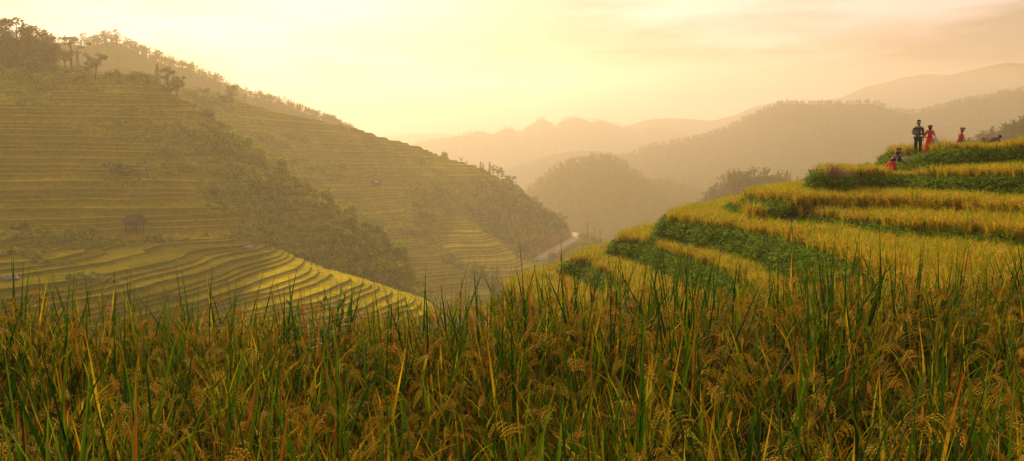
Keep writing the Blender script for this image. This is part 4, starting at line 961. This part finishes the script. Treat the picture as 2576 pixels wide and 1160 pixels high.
def skin_mesh(name, J, bones, mats, parent=None, root=None, sub=2):
    names = list(J); idx = {k: i for i, k in enumerate(names)}
    me = bpy.data.meshes.new(name); me.from_pydata([J[k][0] for k in names], [(idx[a], idx[b]) for a, b in bones], []); me.update()
    o = obj(name, me, parent); me.materials.append(mats)
    md = o.modifiers.new('skin', 'SKIN'); md.use_smooth_shade = True; md.branch_smoothing = 0.3
    if not me.skin_vertices: me.skin_vertices.new()
    sv = me.skin_vertices[0].data
    for i, k in enumerate(names):
        r = J[k][1]; sv[i].radius = r if isinstance(r, tuple) else (r, r); sv[i].use_root = (k == (root or names[0]))
    s = o.modifiers.new('sub', 'SUBSURF'); s.levels = sub; s.render_levels = sub
    return o
def hand(J, B, wrist, side, direc, curl=0.4, k=''):
    """palm and five unequal bent fingers grown from the wrist joint"""
    w_ = Vector(J[wrist][0]); d = Vector(direc).normalized(); a = Vector(side).normalized(); c = d.cross(a).normalized()
    J[k + 'palm'] = (tuple(w_ + d * .055), (.034, .018)); B.append((wrist, k + 'palm'))
    for i, (off, ln) in enumerate([(-.027, .072), (-.009, .082), (.009, .078), (.026, .06)]):
        b0 = w_ + d * .085 + a * off; m_ = b0 + (d * math.cos(curl) + c * math.sin(curl)) * ln * .55; t_ = m_ + (d * math.cos(2 * curl) + c * math.sin(2 * curl)) * ln * .45
        for nm, q, r in (('b', b0, .010), ('m', m_, .0085), ('t', t_, .007)): J[f'{k}f{i}{nm}'] = (tuple(q), r)
        B += [(k + 'palm', f'{k}f{i}b'), (f'{k}f{i}b', f'{k}f{i}m'), (f'{k}f{i}m', f'{k}f{i}t')]
    b0 = w_ + d * .04 - a * .036; m_ = b0 - a * .02 + d * .028 + c * .01; t_ = m_ + d * .028 + c * .012
    for nm, q, r in (('b', b0, .011), ('m', m_, .010), ('t', t_, .008)): J[f'{k}th{nm}'] = (tuple(q), r)
    B += [(k + 'palm', k + 'thb'), (k + 'thb', k + 'thm'), (k + 'thm', k + 'tht')]
def lathe(name, rings, mat, parent, folds=0, amp=0.0, k=40, cap=True):
    """rings: (cx, cy, z, rx, ry)"""
    mb = MB(); vs = []; fs = []
    for i, (cx, cy, z, rx, ry) in enumerate(rings):
        for j in range(k):
            q = 2 * math.pi * j / k; m_ = 1 + amp * (i / max(1, len(rings) - 1)) * math.sin(folds * q + .7 * math.sin(3 * q)); vs.append((cx + math.cos(q) * rx * m_, cy + math.sin(q) * ry * m_, z))
    for i in range(len(rings) - 1):
        for j in range(k): fs.append((i * k + j, i * k + (j + 1) % k, (i + 1) * k + (j + 1) % k, (i + 1) * k + j))
    if cap: fs.append(tuple(range(k - 1, -1, -1))); fs.append(tuple((len(rings) - 1) * k + j for j in range(k)))
    mb.add(vs, fs, .5); return obj(name, mb.mesh(name, [mat]), parent)
def ellipsoid(name, c, r, mat, parent, rot=0.0, axis='X', bump=0.0, k=20):
    mb = MB(); vs = []; fs = []; M = Matrix.Rotation(rot, 3, axis)
    for i in range(k // 2 + 1):
        th = math.pi * i / (k // 2)
        for j in range(k):
            q = 2 * math.pi * j / k; v = Vector((math.sin(th) * math.cos(q) * r[0], math.sin(th) * math.sin(q) * r[1], math.cos(th) * r[2])); v *= 1 + bump * math.sin(5 * q + 3 * th); vs.append(Vector(c) + M @ v)
    for i in range(k // 2):
        for j in range(k): fs.append((i * k + j, (i + 1) * k + j, (i + 1) * k + (j + 1) % k, i * k + (j + 1) % k))
    mb.add(vs, fs, .5); return obj(name, mb.mesh(name, [mat]), parent)

def head_joints(J, B, neck, c, face, r=.078):
    """head grown from the neck: cranium, jaw, nose and ears; face = unit direction the person looks"""
    c = Vector(c); f = Vector(face).normalized(); s = f.cross(Vector((0, 0, 1))).normalized()
    J['jaw'] = (tuple(c - Vector((0, 0, .055)) + f * .012), (.058, .062)); J['cranium'] = (tuple(c + Vector((0, 0, .02))), (r, r * 1.08)); J['crown_top'] = (tuple(c + Vector((0, 0, .075)) - f * .005), (.052, .06))
    B += [(neck, 'jaw'), ('jaw', 'cranium'), ('cranium', 'crown_top')]
    J['nose'] = (tuple(c + f * .095 - Vector((0, 0, .012))), .011); B.append(('cranium', 'nose'))
    for k_, q in (('ear_a', 1), ('ear_b', -1)): J[k_] = (tuple(c + s * q * .085), (.010, .018)); B.append(('cranium', k_))
def face_parts(c, face, parent):
    c = Vector(c); f = Vector(face).normalized(); s = f.cross(Vector((0, 0, 1))).normalized()
    for q in (-1, 1): ellipsoid('eye', c + f * .078 + s * q * .03 + Vector((0, 0, .012)), (.011, .011, .007), M_HAIR, parent, k=10)
    ellipsoid('mouth', c + f * .074 - Vector((0, 0, .05)), (.022, .012, .005), M_DRED, parent, k=10)

# the man with the checked jacket: stands on the bank edge, facing the camera, looking down at what he holds
def ground_at(x, y): return float(mound_height(np.array([x]), np.array([y]))[0])
pm = W(2308, 391, 38.3); pm.z = ground_at(pm.x, pm.y)
man = empty('person', pm, 0, 0.95); tag(man, 'man in a checked jacket and pale visor cap standing at the terrace edge', 'person', None)
J = {'pelvis': ((0, 0, .92), (.13, .10)), 'waist': ((0, 0, 1.06), (.12, .09)), 'chest': ((0, -.01, 1.28), (.135, .10)), 'collar': ((0, 0, 1.42), (.09, .075)), 'neck': ((0, -.015, 1.49), .05),
     'hip_a': ((-.10, 0, .86), .09), 'knee_a': ((-.12, -.02, .48), .058), 'ankle_a': ((-.13, .0, .09), .04), 'toe_a': ((-.15, -.13, .035), (.04, .025)),
     'hip_b': ((.10, 0, .86), .09), 'knee_b': ((.12, -.02, .48), .058), 'ankle_b': ((.11, .02, .09), .04), 'toe_b': ((.14, -.11, .035), (.04, .025)),
     'sho_a': ((-.20, 0, 1.38), .058), 'elb_a': ((-.29, .02, 1.12), .044), 'wri_a': ((-.13, -.19, 1.05), .027), 'sho_b': ((.20, 0, 1.38), .058), 'elb_b': ((.27, .02, 1.10), .044), 'wri_b': ((.24, -.06, .86), .027)}
B = [('pelvis', 'waist'), ('waist', 'chest'), ('chest', 'collar'), ('collar', 'neck'), ('pelvis', 'hip_a'), ('hip_a', 'knee_a'), ('knee_a', 'ankle_a'), ('ankle_a', 'toe_a'), ('pelvis', 'hip_b'), ('hip_b', 'knee_b'), ('knee_b', 'ankle_b'), ('ankle_b', 'toe_b'),
     ('collar', 'sho_a'), ('sho_a', 'elb_a'), ('elb_a', 'wri_a'), ('collar', 'sho_b'), ('sho_b', 'elb_b'), ('elb_b', 'wri_b')]
JC = dict(J); BC = list(B)
hc = (0, -.035, 1.63); head_joints(J, B, 'neck', hc, (0.0, -1, -.35))
hand(J, B, 'wri_a', (0, 0, 1), (1, -.25, 0), .5, 'a_'); hand(J, B, 'wri_b', (0, -1, 0), (0, 0, -1), .25, 'b_')
skin_mesh('body', J, B, M_SKIN, man); face_parts(hc, (0, -1, -.3), man)
def sub(J, keys, grow, over={}): return {k: (over.get(k, J[k][0]), tuple(g + grow for g in (J[k][1] if isinstance(J[k][1], tuple) else (J[k][1],) * 2))) for k in keys}
kb = ['pelvis', 'hip_a', 'knee_a', 'ankle_a', 'hip_b', 'knee_b', 'ankle_b']; skin_mesh('trousers', sub(JC, kb, .022), [b for b in BC if b[0] in kb and b[1] in kb], M_BLACK, man)
kb = ['waist', 'chest', 'collar', 'sho_a', 'elb_a', 'wri_a', 'sho_b', 'elb_b', 'wri_b']; skin_mesh('jacket', sub(JC, ['pelvis'] + kb, .027, {'pelvis': (0, 0, .97), 'wri_a': (-.15, -.165, 1.055), 'wri_b': (.245, -.05, .90)}), [('pelvis', 'waist')] + [b for b in BC if b[0] in kb and b[1] in kb], M_JACKET, man)
for s in (-1, 1):
    mb = MB(); tube(mb, [(s * .11, .10, 1.36), (s * .115, .02, 1.475), (s * .12, -.10, 1.40), (s * .13, -.155, 1.25), (s * .14, -.12, 1.08), (s * .13, .06, 1.02)], [.024] * 6, k=6); obj('strap', mb.mesh('strap', [M_BLACK]), man)
ellipsoid('shirt_front', (0.0, -.125, 1.20), (.035, .02, .20), M_BLACK, man)
ellipsoid('cap', (0, -.02, 1.72), (.098, .108, .085), M_BLACK, man); ellipsoid('hair', (0, .01, 1.64), (.088, .095, .10), M_HAIR, man)
lathe('cap_band', [(0, -.025, 1.665, .102, .114), (0, -.027, 1.69, .102, .114)], M_WHITE, man, cap=False); ellipsoid('visor', (0, -.13, 1.665), (.075, .07, .010), M_WHITE, man, .25)
for s, k_ in ((-1, 'ankle_a'), (1, 'ankle_b')): c = JC[k_][0]; ellipsoid('shoe', (c[0] + s * .012, c[1] - .06, .045), (.052, .135, .05), M_GREY, man)
tag(ellipsoid('backpack', pm + Vector((0, .16, 1.17)), (.16, .10, .22), M_BLACK, None), 'black backpack on the back of the man in the checked jacket', 'backpack')
ec = empty('camera_device', pm + Vector((-.035, -.235, 1.02))); tag(ec, 'black camera held at the waist by the man in the checked jacket', 'camera')
mb = MB(); tube(mb, [(-.075, 0, 0), (.075, 0, 0)], [.047, .047], k=4); obj('camera_body', mb.mesh('camera_body', [M_BLACK], False), ec)
mb = MB(); tube(mb, [(0, -.02, 0), (0, -.11, -.02)], [.036, .032], k=14); obj('lens', mb.mesh('lens', [M_BLACK]), ec)

# woman in the red dress, her back to the camera
pw = W(2337, 392, 39.2); pw.z = ground_at(pw.x, pw.y)
wm = empty('person', pw, 0, 0.93); tag(wm, 'woman in a long red dress and red headscarf beside the man, seen from behind', 'person', None)
J = {'pelvis': ((0, 0, .86), (.14, .11)), 'waist': ((0, 0, 1.0), (.10, .08)), 'chest': ((0, 0, 1.2), (.13, .10)), 'collar': ((0, .01, 1.32), (.075, .065)), 'neck': ((0, .02, 1.38), .042),
     'hip_a': ((-.09, 0, .80), .09), 'knee_a': ((-.10, .02, .44), .055), 'ankle_a': ((-.10, 0, .08), .036), 'toe_a': ((-.11, .12, .03), (.035, .022)), 'hip_b': ((.09, 0, .80), .09), 'knee_b': ((.10, .02, .44), .055), 'ankle_b': ((.10, 0, .08), .036), 'toe_b': ((.11, .12, .03), (.035, .022)),
     'sho_a': ((-.17, 0, 1.29), .05), 'elb_a': ((-.24, .04, 1.06), .038), 'wri_a': ((-.14, .20, .98), .024), 'sho_b': ((.17, 0, 1.29), .05), 'elb_b': ((.26, .02, 1.06), .038), 'wri_b': ((.30, .10, .90), .024)}
JC = dict(J); B = [b for b in BC]; B0 = list(B)
hc = (0, .02, 1.50); head_joints(J, B, 'neck', hc, (0, 1, -.3), .074); hand(J, B, 'wri_a', (0, 0, 1), (1, .3, 0), .5, 'a_'); hand(J, B, 'wri_b', (0, 1, 0), (.1, 0, -1), .5, 'b_')
skin_mesh('body', J, B, M_SKIN, wm)
kb = ['waist', 'chest', 'collar', 'sho_a', 'elb_a', 'sho_b', 'elb_b']; skin_mesh('bodice', sub(JC, ['pelvis'] + kb, .022), [('pelvis', 'waist')] + [b for b in B0 if b[0] in kb and b[1] in kb], M_RED, wm)
lathe('skirt', [(0, 0, 1.0, .125, .105), (0, 0, .86, .185, .155), (-.01, 0, .62, .20, .18), (-.03, 0, .36, .22, .21), (-.05, 0, .08, .26, .24)], M_RED, wm, 13, .10)
lathe('belt', [(0, 0, .985, .137, .117), (0, 0, 1.03, .135, .115)], M_DRED, wm); ellipsoid('hair', (0, -.02, 1.47), (.085, .09, .12), M_HAIR, wm)
ellipsoid('headscarf', (0, -.005, 1.55), (.115, .12, .085), M_DRED, wm, 0, 'X', .06); ellipsoid('scarf_knot', (.10, -.02, 1.58), (.04, .04, .035), M_PINK, wm)
mb = MB(); tube(mb, [(.09, .09, 1.33), (.12, -.02, 1.36), (.15, -.12, 1.2), (.20, -.12, 1.08)], [.014] * 4, k=6); obj('shoulder_strap', mb.mesh('shoulder_strap', [M_WHITE]), wm)
e = empty('sack', pw + Vector((.34, -.02, .38))); tag(e, 'bulging white sack hanging at the side of the woman in red', 'sack')
lathe('sack_body', [(0.02, 0, 0, .09, .07), (.02, 0, .06, .15, .10), (0, 0, .25, .16, .11), (-.05, 0, .45, .10, .08), (-.10, 0, .66, .03, .03)], M_WHITE, e, 7, .12)

# the stooping picker, in profile, facing right
pc = W(2247, 450, 37.0); pc.z = ground_at(pc.x, pc.y)
pk = empty('person', pc, 0, 1.0); tag(pk, 'stooping woman in a black top and red skirt reaching towards the bank', 'person', None)
J = {'pelvis': ((-.12, 0, .70), (.13, .12)), 'waist': ((-.04, 0, .83), (.10, .10)), 'chest': ((.06, 0, 1.0), (.12, .12)), 'collar': ((.14, 0, 1.10), (.075, .075)), 'neck': ((.18, 0, 1.15), .045),
     'hip_a': ((-.12, -.09, .66), .09), 'knee_a': ((.12, -.10, .40), .058), 'ankle_a': ((-.02, -.10, .08), .038), 'toe_a': ((.11, -.10, .03), (.035, .022)), 'hip_b': ((-.12, .09, .66), .09), 'knee_b': ((.12, .10, .40), .058), 'ankle_b': ((-.02, .10, .08), .038), 'toe_b': ((.11, .10, .03), (.035, .022)),
     'sho_a': ((.13, -.15, 1.05), .05), 'elb_a': ((.26, -.19, .82), .038), 'wri_a': ((.47, -.15, .74), .024), 'sho_b': ((.13, .15, 1.05), .05), 'elb_b': ((.30, .17, .84), .038), 'wri_b': ((.50, .06, .78), .024)}
JC = dict(J); B = list(B0); hc = (.215, 0, 1.25); head_joints(J, B, 'neck', hc, (1, -.1, -.4), .074); hand(J, B, 'wri_a', (0, 1, 0), (1, .1, .0), .45, 'a_'); hand(J, B, 'wri_b', (0, 1, 0), (1, 0, .1), .45, 'b_')
skin_mesh('body', J, B, M_SKIN, pk)
kb = ['waist', 'chest', 'collar', 'sho_a', 'elb_a', 'sho_b', 'elb_b']; skin_mesh('blouse', sub(JC, ['pelvis'] + kb, .024, {'pelvis': (-.09, 0, .76)}), [('pelvis', 'waist')] + [b for b in B0 if b[0] in kb and b[1] in kb], M_BLACK, pk)
for k_ in ('a', 'b'):
    e_, w__ = Vector(JC['elb_' + k_][0]), Vector(JC['wri_' + k_][0]); mb = MB(); tube(mb, [e_ - (w__ - e_) * .1, e_ + (w__ - e_) * .85], [.052, .04], k=12); obj('sleeve', mb.mesh('sleeve', [M_GREY if k_ == 'a' else M_DRED]), pk)
lathe('skirt', [(-.06, 0, .80, .14, .13), (-.13, 0, .68, .21, .19), (-.15, 0, .48, .26, .24), (-.16, 0, .26, .30, .28)], M_RED, pk, 12, .1)
lathe('belt', [(-.065, 0, .79, .152, .145), (-.055, 0, .83, .145, .140)], M_PINK, pk)
ellipsoid('back_panel', (.0, -.105, 1.02), (.095, .03, .085), M_PINK, pk, .3, 'Y'); ellipsoid('neck_scarf', (.165, 0, 1.20), (.105, .10, .12), M_HAIR, pk)
lathe('hat', [(.20, 0, 1.30, .125, .125), (.20, 0, 1.33, .128, .128), (.20, 0, 1.42, .132, .132), (.20, 0, 1.44, .11, .11)], M_HAT, pk); lathe('hat_band', [(.20, 0, 1.285, .12, .12), (.20, 0, 1.315, .130, .130)], M_WHITE, pk)
mb = MB(); tube(mb, [(.09, -.16, 1.06), (.06, -.175, .95), (.02, -.17, .82), (.02, -.17, .68)], [.012] * 4, k=6); obj('strap', mb.mesh('strap', [M_WHITE]), pk)

# woman half hidden by the rice, walking right
pd_ = W(2414, 378, 43.5); pd_.z = ground_at(pd_.x, pd_.y)
wd_ = empty('person', pd_, 0, .98); tag(wd_, 'woman in a red vest and flat striped turban walking waist deep in rice', 'person', None)
J = {k: ((v[0][0] + (.03 if k in ('chest', 'collar', 'neck') else 0), v[0][1], v[0][2]), v[1]) for k, v in JC.items()}
J.update({'pelvis': ((0, 0, .86), (.13, .12)), 'waist': ((.01, 0, 1.0), (.10, .10)), 'chest': ((.02, 0, 1.18), (.11, .13)), 'collar': ((.05, 0, 1.31), (.07, .07)), 'neck': ((.08, 0, 1.37), .044), 'hip_a': ((0, -.09, .80), .09), 'knee_a': ((.10, -.09, .46), .058), 'ankle_a': ((.02, -.09, .08), .038), 'toe_a': ((.14, -.09, .03), (.035, .022)),
   'hip_b': ((0, .09, .80), .09), 'knee_b': ((-.02, .09, .44), .058), 'ankle_b': ((-.16, .09, .08), .038), 'toe_b': ((-.04, .09, .03), (.035, .022)), 'sho_a': ((.04, -.16, 1.27), .05), 'elb_a': ((.07, -.20, 1.03), .038), 'wri_a': ((.22, -.15, .90), .024), 'sho_b': ((.04, .16, 1.27), .05), 'elb_b': ((.10, .18, 1.03), .038), 'wri_b': ((.26, .10, .92), .024)})
JC = dict(J); B = list(B0); hc = (.115, 0, 1.49); head_joints(J, B, 'neck', hc, (1, .1, -.2), .074); hand(J, B, 'wri_a', (0, 1, 0), (1, .1, -.3), .45, 'a_'); hand(J, B, 'wri_b', (0, 1, 0), (1, 0, -.2), .45, 'b_')
skin_mesh('body', J, B, M_SKIN, wd_)
kb = ['waist', 'chest', 'collar', 'sho_a', 'elb_a', 'sho_b', 'elb_b']; skin_mesh('blouse', sub(JC, ['pelvis'] + kb, .024), [('pelvis', 'waist')] + [b for b in B0 if b[0] in kb and b[1] in kb], M_RED, wd_)
lathe('skirt', [(0, 0, 1.0, .13, .13), (0, 0, .84, .18, .18), (0, 0, .3, .26, .26)], M_DRED, wd_, 11, .1)
ellipsoid('back_panel', (-.10, -.09, 1.12), (.05, .07, .12), M_ORANGE, wd_); lathe('panel_trim', [(-.095, -.07, 1.235, .06, .09), (-.095, -.07, 1.26, .06, .09)], M_WHITE, wd_)
ellipsoid('hair', (.10, 0, 1.48), (.085, .09, .10), M_HAIR, wd_)
lathe('turban', [(.12, 0, 1.52, .11, .11), (.12, 0, 1.55, .135, .13), (.12, 0, 1.62, .135, .13), (.11, 0, 1.65, .09, .09)], M_HAT, wd_); lathe('turban_band', [(.12, 0, 1.515, .12, .12), (.125, 0, 1.535, .14, .135)], M_WHITE, wd_)

# the bent figure at the right, only back and hair above the rice
pf = W(2500, 376, 43.5); pf.z = ground_at(pf.x, pf.y)
wf = empty('person', pf, 0, 1.0); tag(wf, 'bent figure in a purple patterned top with dark hair, sunk in the rice', 'person', None)
J = {'pelvis': ((-.26, 0, .80), (.12, .12)), 'waist': ((-.14, 0, .92), (.10, .10)), 'chest': ((.03, 0, 1.0), (.11, .13)), 'collar': ((.16, 0, 1.04), (.07, .07)), 'neck': ((.22, 0, 1.06), .044), 'hip_a': ((-.26, -.09, .74), .09), 'knee_a': ((-.14, -.09, .42), .058), 'ankle_a': ((-.2, -.09, .08), .038), 'toe_a': ((-.08, -.09, .03), (.035, .022)),
   'hip_b': ((-.26, .09, .74), .09), 'knee_b': ((-.14, .09, .42), .058), 'ankle_b': ((-.24, .09, .08), .038), 'toe_b': ((-.12, .09, .03), (.035, .022)), 'sho_a': ((.13, -.16, 1.02), .05), 'elb_a': ((.20, -.19, .80), .038), 'wri_a': ((.34, -.13, .66), .024), 'sho_b': ((.13, .16, 1.02), .05), 'elb_b': ((.22, .18, .80), .038), 'wri_b': ((.36, .08, .66), .024)}
JC = dict(J); B = list(B0); hc = (.30, 0, 1.10); head_joints(J, B, 'neck', hc, (1, -.1, -.8), .074); hand(J, B, 'wri_a', (0, 1, 0), (1, .1, -.6), .45, 'a_'); hand(J, B, 'wri_b', (0, 1, 0), (1, 0, -.6), .45, 'b_')
skin_mesh('body', J, B, M_SKIN, wf)
kb = ['waist', 'chest', 'collar', 'sho_a', 'elb_a', 'sho_b', 'elb_b']; skin_mesh('blouse', sub(JC, ['pelvis'] + kb, .024), [('pelvis', 'waist')] + [b for b in B0 if b[0] in kb and b[1] in kb], M_PURPLE, wf)
lathe('skirt', [(-.22, 0, .90, .13, .13), (-.27, 0, .74, .18, .18), (-.22, 0, .3, .24, .24)], M_BLACK, wf, 11, .1)
ellipsoid('hair', (.29, 0, 1.13), (.10, .095, .095), M_HAIR, wf); ellipsoid('shawl', (.10, -.10, 1.07), (.12, .07, .06), M_PINK, wf)

# straw ------------------------------------------------------------------
M_STRAW = leaf_mat('dry_straw', [(0, (0.30, 0.16, 0.05)), (.5, (0.48, 0.30, 0.11)), (1, (0.60, 0.42, 0.20))], .2, .6)
M_STRAWD = leaf_mat('old_straw', [(0, (0.22, 0.10, 0.03)), (.5, (0.42, 0.24, 0.07)), (1, (0.62, 0.42, 0.14))], .15, .6)
def straw_pile(name, loc, n, spread, h, label, mat, cat, hang=0.0):
    mb = MB(); random.seed(61 + n)
    for i in range(n):
        az = random.uniform(0, 6.28) if not hang else random.gauss(math.pi, .9)
        c = (random.gauss(0, spread[0]), random.gauss(0, spread[1]), random.uniform(0, h))
        blade(mb, c, az, random.uniform(.5, 1.5) if not hang else random.uniform(1.3, 2.4), random.uniform(.2, .4), .016, random.uniform(.3, 1.6), random.random(), 4, 0, .3, three=False)
    o = obj(name, mb.mesh(name, [mat], False), None, loc); tag(o, label, cat); return o
p = W(2092, 492, 31.6); p.z = ground_at(p.x, p.y + .5); straw_pile('straw_heap', p, 520, (.15, .14), .62, 'heap of brown cut straw thrown over the end of the bean bank', M_STRAWD, 'straw heap', 1)
p = W(2090, 470, 32.6); p.z = ground_at(p.x, p.y) + .1; straw_pile('straw_bundle', p + Vector((.15, 0, .05)), 500, (.3, .14), .16, 'pale straw bundle lying on top of the brown straw heap', M_STRAW, 'straw bundle')
p = W(2476, 378, 43.5); p.z = ground_at(p.x, p.y); straw_pile('straw_sheaf', p, 900, (.09, .09), 1.0, 'fluffy pale sheaf of straw standing out of the rice beside the bent figure', M_STRAW, 'straw sheaf')
p = W(2052, 512, 31.8); p.z = ground_at(p.x, p.y)
mb = MB(); random.seed(4)
for i in range(900):
    d = Vector((random.gauss(0, 1), random.gauss(0, 1), random.gauss(0, 1))).normalized(); c = Vector((d.x * .42, d.y * .35, .5 + d.z * .5)) * random.uniform(.6, 1.05)
    nn = Vector((random.gauss(0, 1), random.gauss(0, 1), 1)).normalized(); a = nn.orthogonal().normalized(); b = nn.cross(a); s = random.uniform(.03, .06)
    mb.add([c, c + a * s + b * s * .6, c + a * s * 2, c + a * s - b * s * .6], [(0, 1, 2, 3)], random.random())
eb = empty('bush', p); tag(eb, 'bright green leafy bush at the end of the bank beside the straw heap', 'bush')
obj('foliage', mb.mesh('foliage', [M_WEED], False), eb); mb = MB(); [tube(mb, [(0, 0, -.1), (random.uniform(-.25, .25), random.uniform(-.2, .2), .8)], [.015, .006], k=4) for _ in range(7)]; obj('stem', mb.mesh('stem', [M_BARK]), eb)

# small white flowers on the banks
mb = MB()
for i in range(6): q = i * 1.047; mb.add([(0, 0, 0), (math.cos(q - .4) * .02, math.sin(q - .4) * .02, .004), (math.cos(q) * .03, math.sin(q) * .03, .008), (math.cos(q + .4) * .02, math.sin(q + .4) * .02, .004)], [(0, 1, 2, 3)], .5)
FL = [proto('flower_head', mb.mesh('flower_head', [M_FLOWER], False))]
X, Y = jitter_grid(10, 26, 26, 38, .42); Z, bank, leafy, s_near = mound_height(X, Y, True); m_ = (bank > 0) & (rng.uniform(0, 1, X.size) < .3)
X, Y, Z = X[m_], Y[m_], Z[m_]; n = len(X)
scatter('flowers', np.stack([X, Y - .1, Z + rng.uniform(.25, .5, n)], 1), np.stack([rng.normal(1.0, .3, n), rng.normal(0, .4, n), rng.uniform(0, .5, n)], 1), rng.uniform(.8, 1.4, n), np.zeros(n), FL, 'tiny white flowers dotted over the bean banks', 'flowers')

# green weeds standing in the near rice
def weed(loc, h, label, seed):
    random.seed(seed); e = empty('weed', loc); tag(e, label, 'weed'); st = MB(); fo = MB()
    for s in range(7):
        a = random.uniform(0, 6.28); r = random.uniform(.05, .28); top = Vector((math.cos(a) * r, math.sin(a) * r, h * random.uniform(.75, 1.05))); b0 = Vector((math.cos(a) * .04, math.sin(a) * .04, 0)); tube(st, [b0, (b0 + top) / 2 + Vector((0, 0, .05)), top], [.005, .004, .002], .2, 0, 5)
        for i in range(26):
            t = random.uniform(.45, 1); c = b0.lerp(top, t); blade(fo, c, random.uniform(0, 6.28), random.uniform(.6, 1.4), random.uniform(.05, .10), .016, random.uniform(.2, .9), random.random(), 3, 0, .2, three=False)
    obj('stem', st.mesh('stem', [M_WEED]), e); obj('foliage', fo.mesh('foliage', [M_WEED], False), e)
weed(Vector((-1.52, 6.2, -2)), 1.02, 'bright green feathery weed standing out of the near rice below the yellow terraces', 1)
weed(Vector((-1.22, 5.5, -2)), .85, 'lower bright green weed in front of the feathery one', 2)
weed(Vector((-1.85, 6.0, -2)), .80, 'small leafy weed left of the feathery one', 3)
# birds
M_BIRD = simple_mat('bird_feathers', (0.03, 0.025, 0.02), .8, .1)
for px, py, lab in [(1054, 97, 'tiny bird, left one of the far flock of three'), (1059, 101, 'tiny bird in the middle of the far flock of three'), (1064, 103, 'tiny bird, right one of the far flock of three')]:
    mb = MB(); tube(mb, [(-.2, 0, 0), (0, 0, .02), (.22, 0, 0)], [.02, .07, .015], k=6)
    for s in (-1, 1): mb.add([(-.05, 0, .03), (.10, 0, .03), (.03, s * .25, .12), (-.06, s * .48, .03)], [(0, 1, 2), (0, 2, 3)], .5)
    tag(obj('bird', mb.mesh('bird', [M_BIRD]), None, W(px, py, 330)), lab, 'bird')
# ------------------------------------------------------------------ haze
m, n, l = new_mat('mist')
o_ = n.new('ShaderNodeOutputMaterial'); pv = n.new('ShaderNodeVolumePrincipled')
pv.inputs['Color'].default_value = (0.98, 0.93, 1.0, 1); pv.inputs['Density'].default_value = 0.00085; pv.inputs['Anisotropy'].default_value = 0.4
l.new(pv.outputs[0], o_.inputs['Volume'])
mist = ellipsoid('mist', (250, 1380, -20), (1150, 700, 200), m, None, k=48)
tag(mist, 'bank of pale mist lying along the valley floor', 'mist', None, 'stuff')
hz = MB()
x0, x1, y0, y1, z0, z1 = -1500, 1500, -150, 2350, -72, HAZE_TOP
hz.add([(x0, y0, z0), (x1, y0, z0), (x1, y1, z0), (x0, y1, z0), (x0, y0, z1), (x1, y0, z1), (x1, y1, z1), (x0, y1, z1)],
       [(0, 3, 2, 1), (4, 5, 6, 7), (0, 1, 5, 4), (1, 2, 6, 5), (2, 3, 7, 6), (3, 0, 4, 7)], 0.0)
m, n, l = new_mat('haze')
o_ = n.new('ShaderNodeOutputMaterial'); pv = n.new('ShaderNodeVolumePrincipled')
pv.inputs['Color'].default_value = (0.95, 0.78, 0.46, 1); pv.inputs['Density'].default_value = HAZE_DENSITY; pv.inputs['Anisotropy'].default_value = 0.42
l.new(pv.outputs[0], o_.inputs['Volume'])
tag(obj('haze', hz.mesh('haze', [m], smooth=False)), 'golden evening haze filling the valley', 'haze', None, 'stuff')
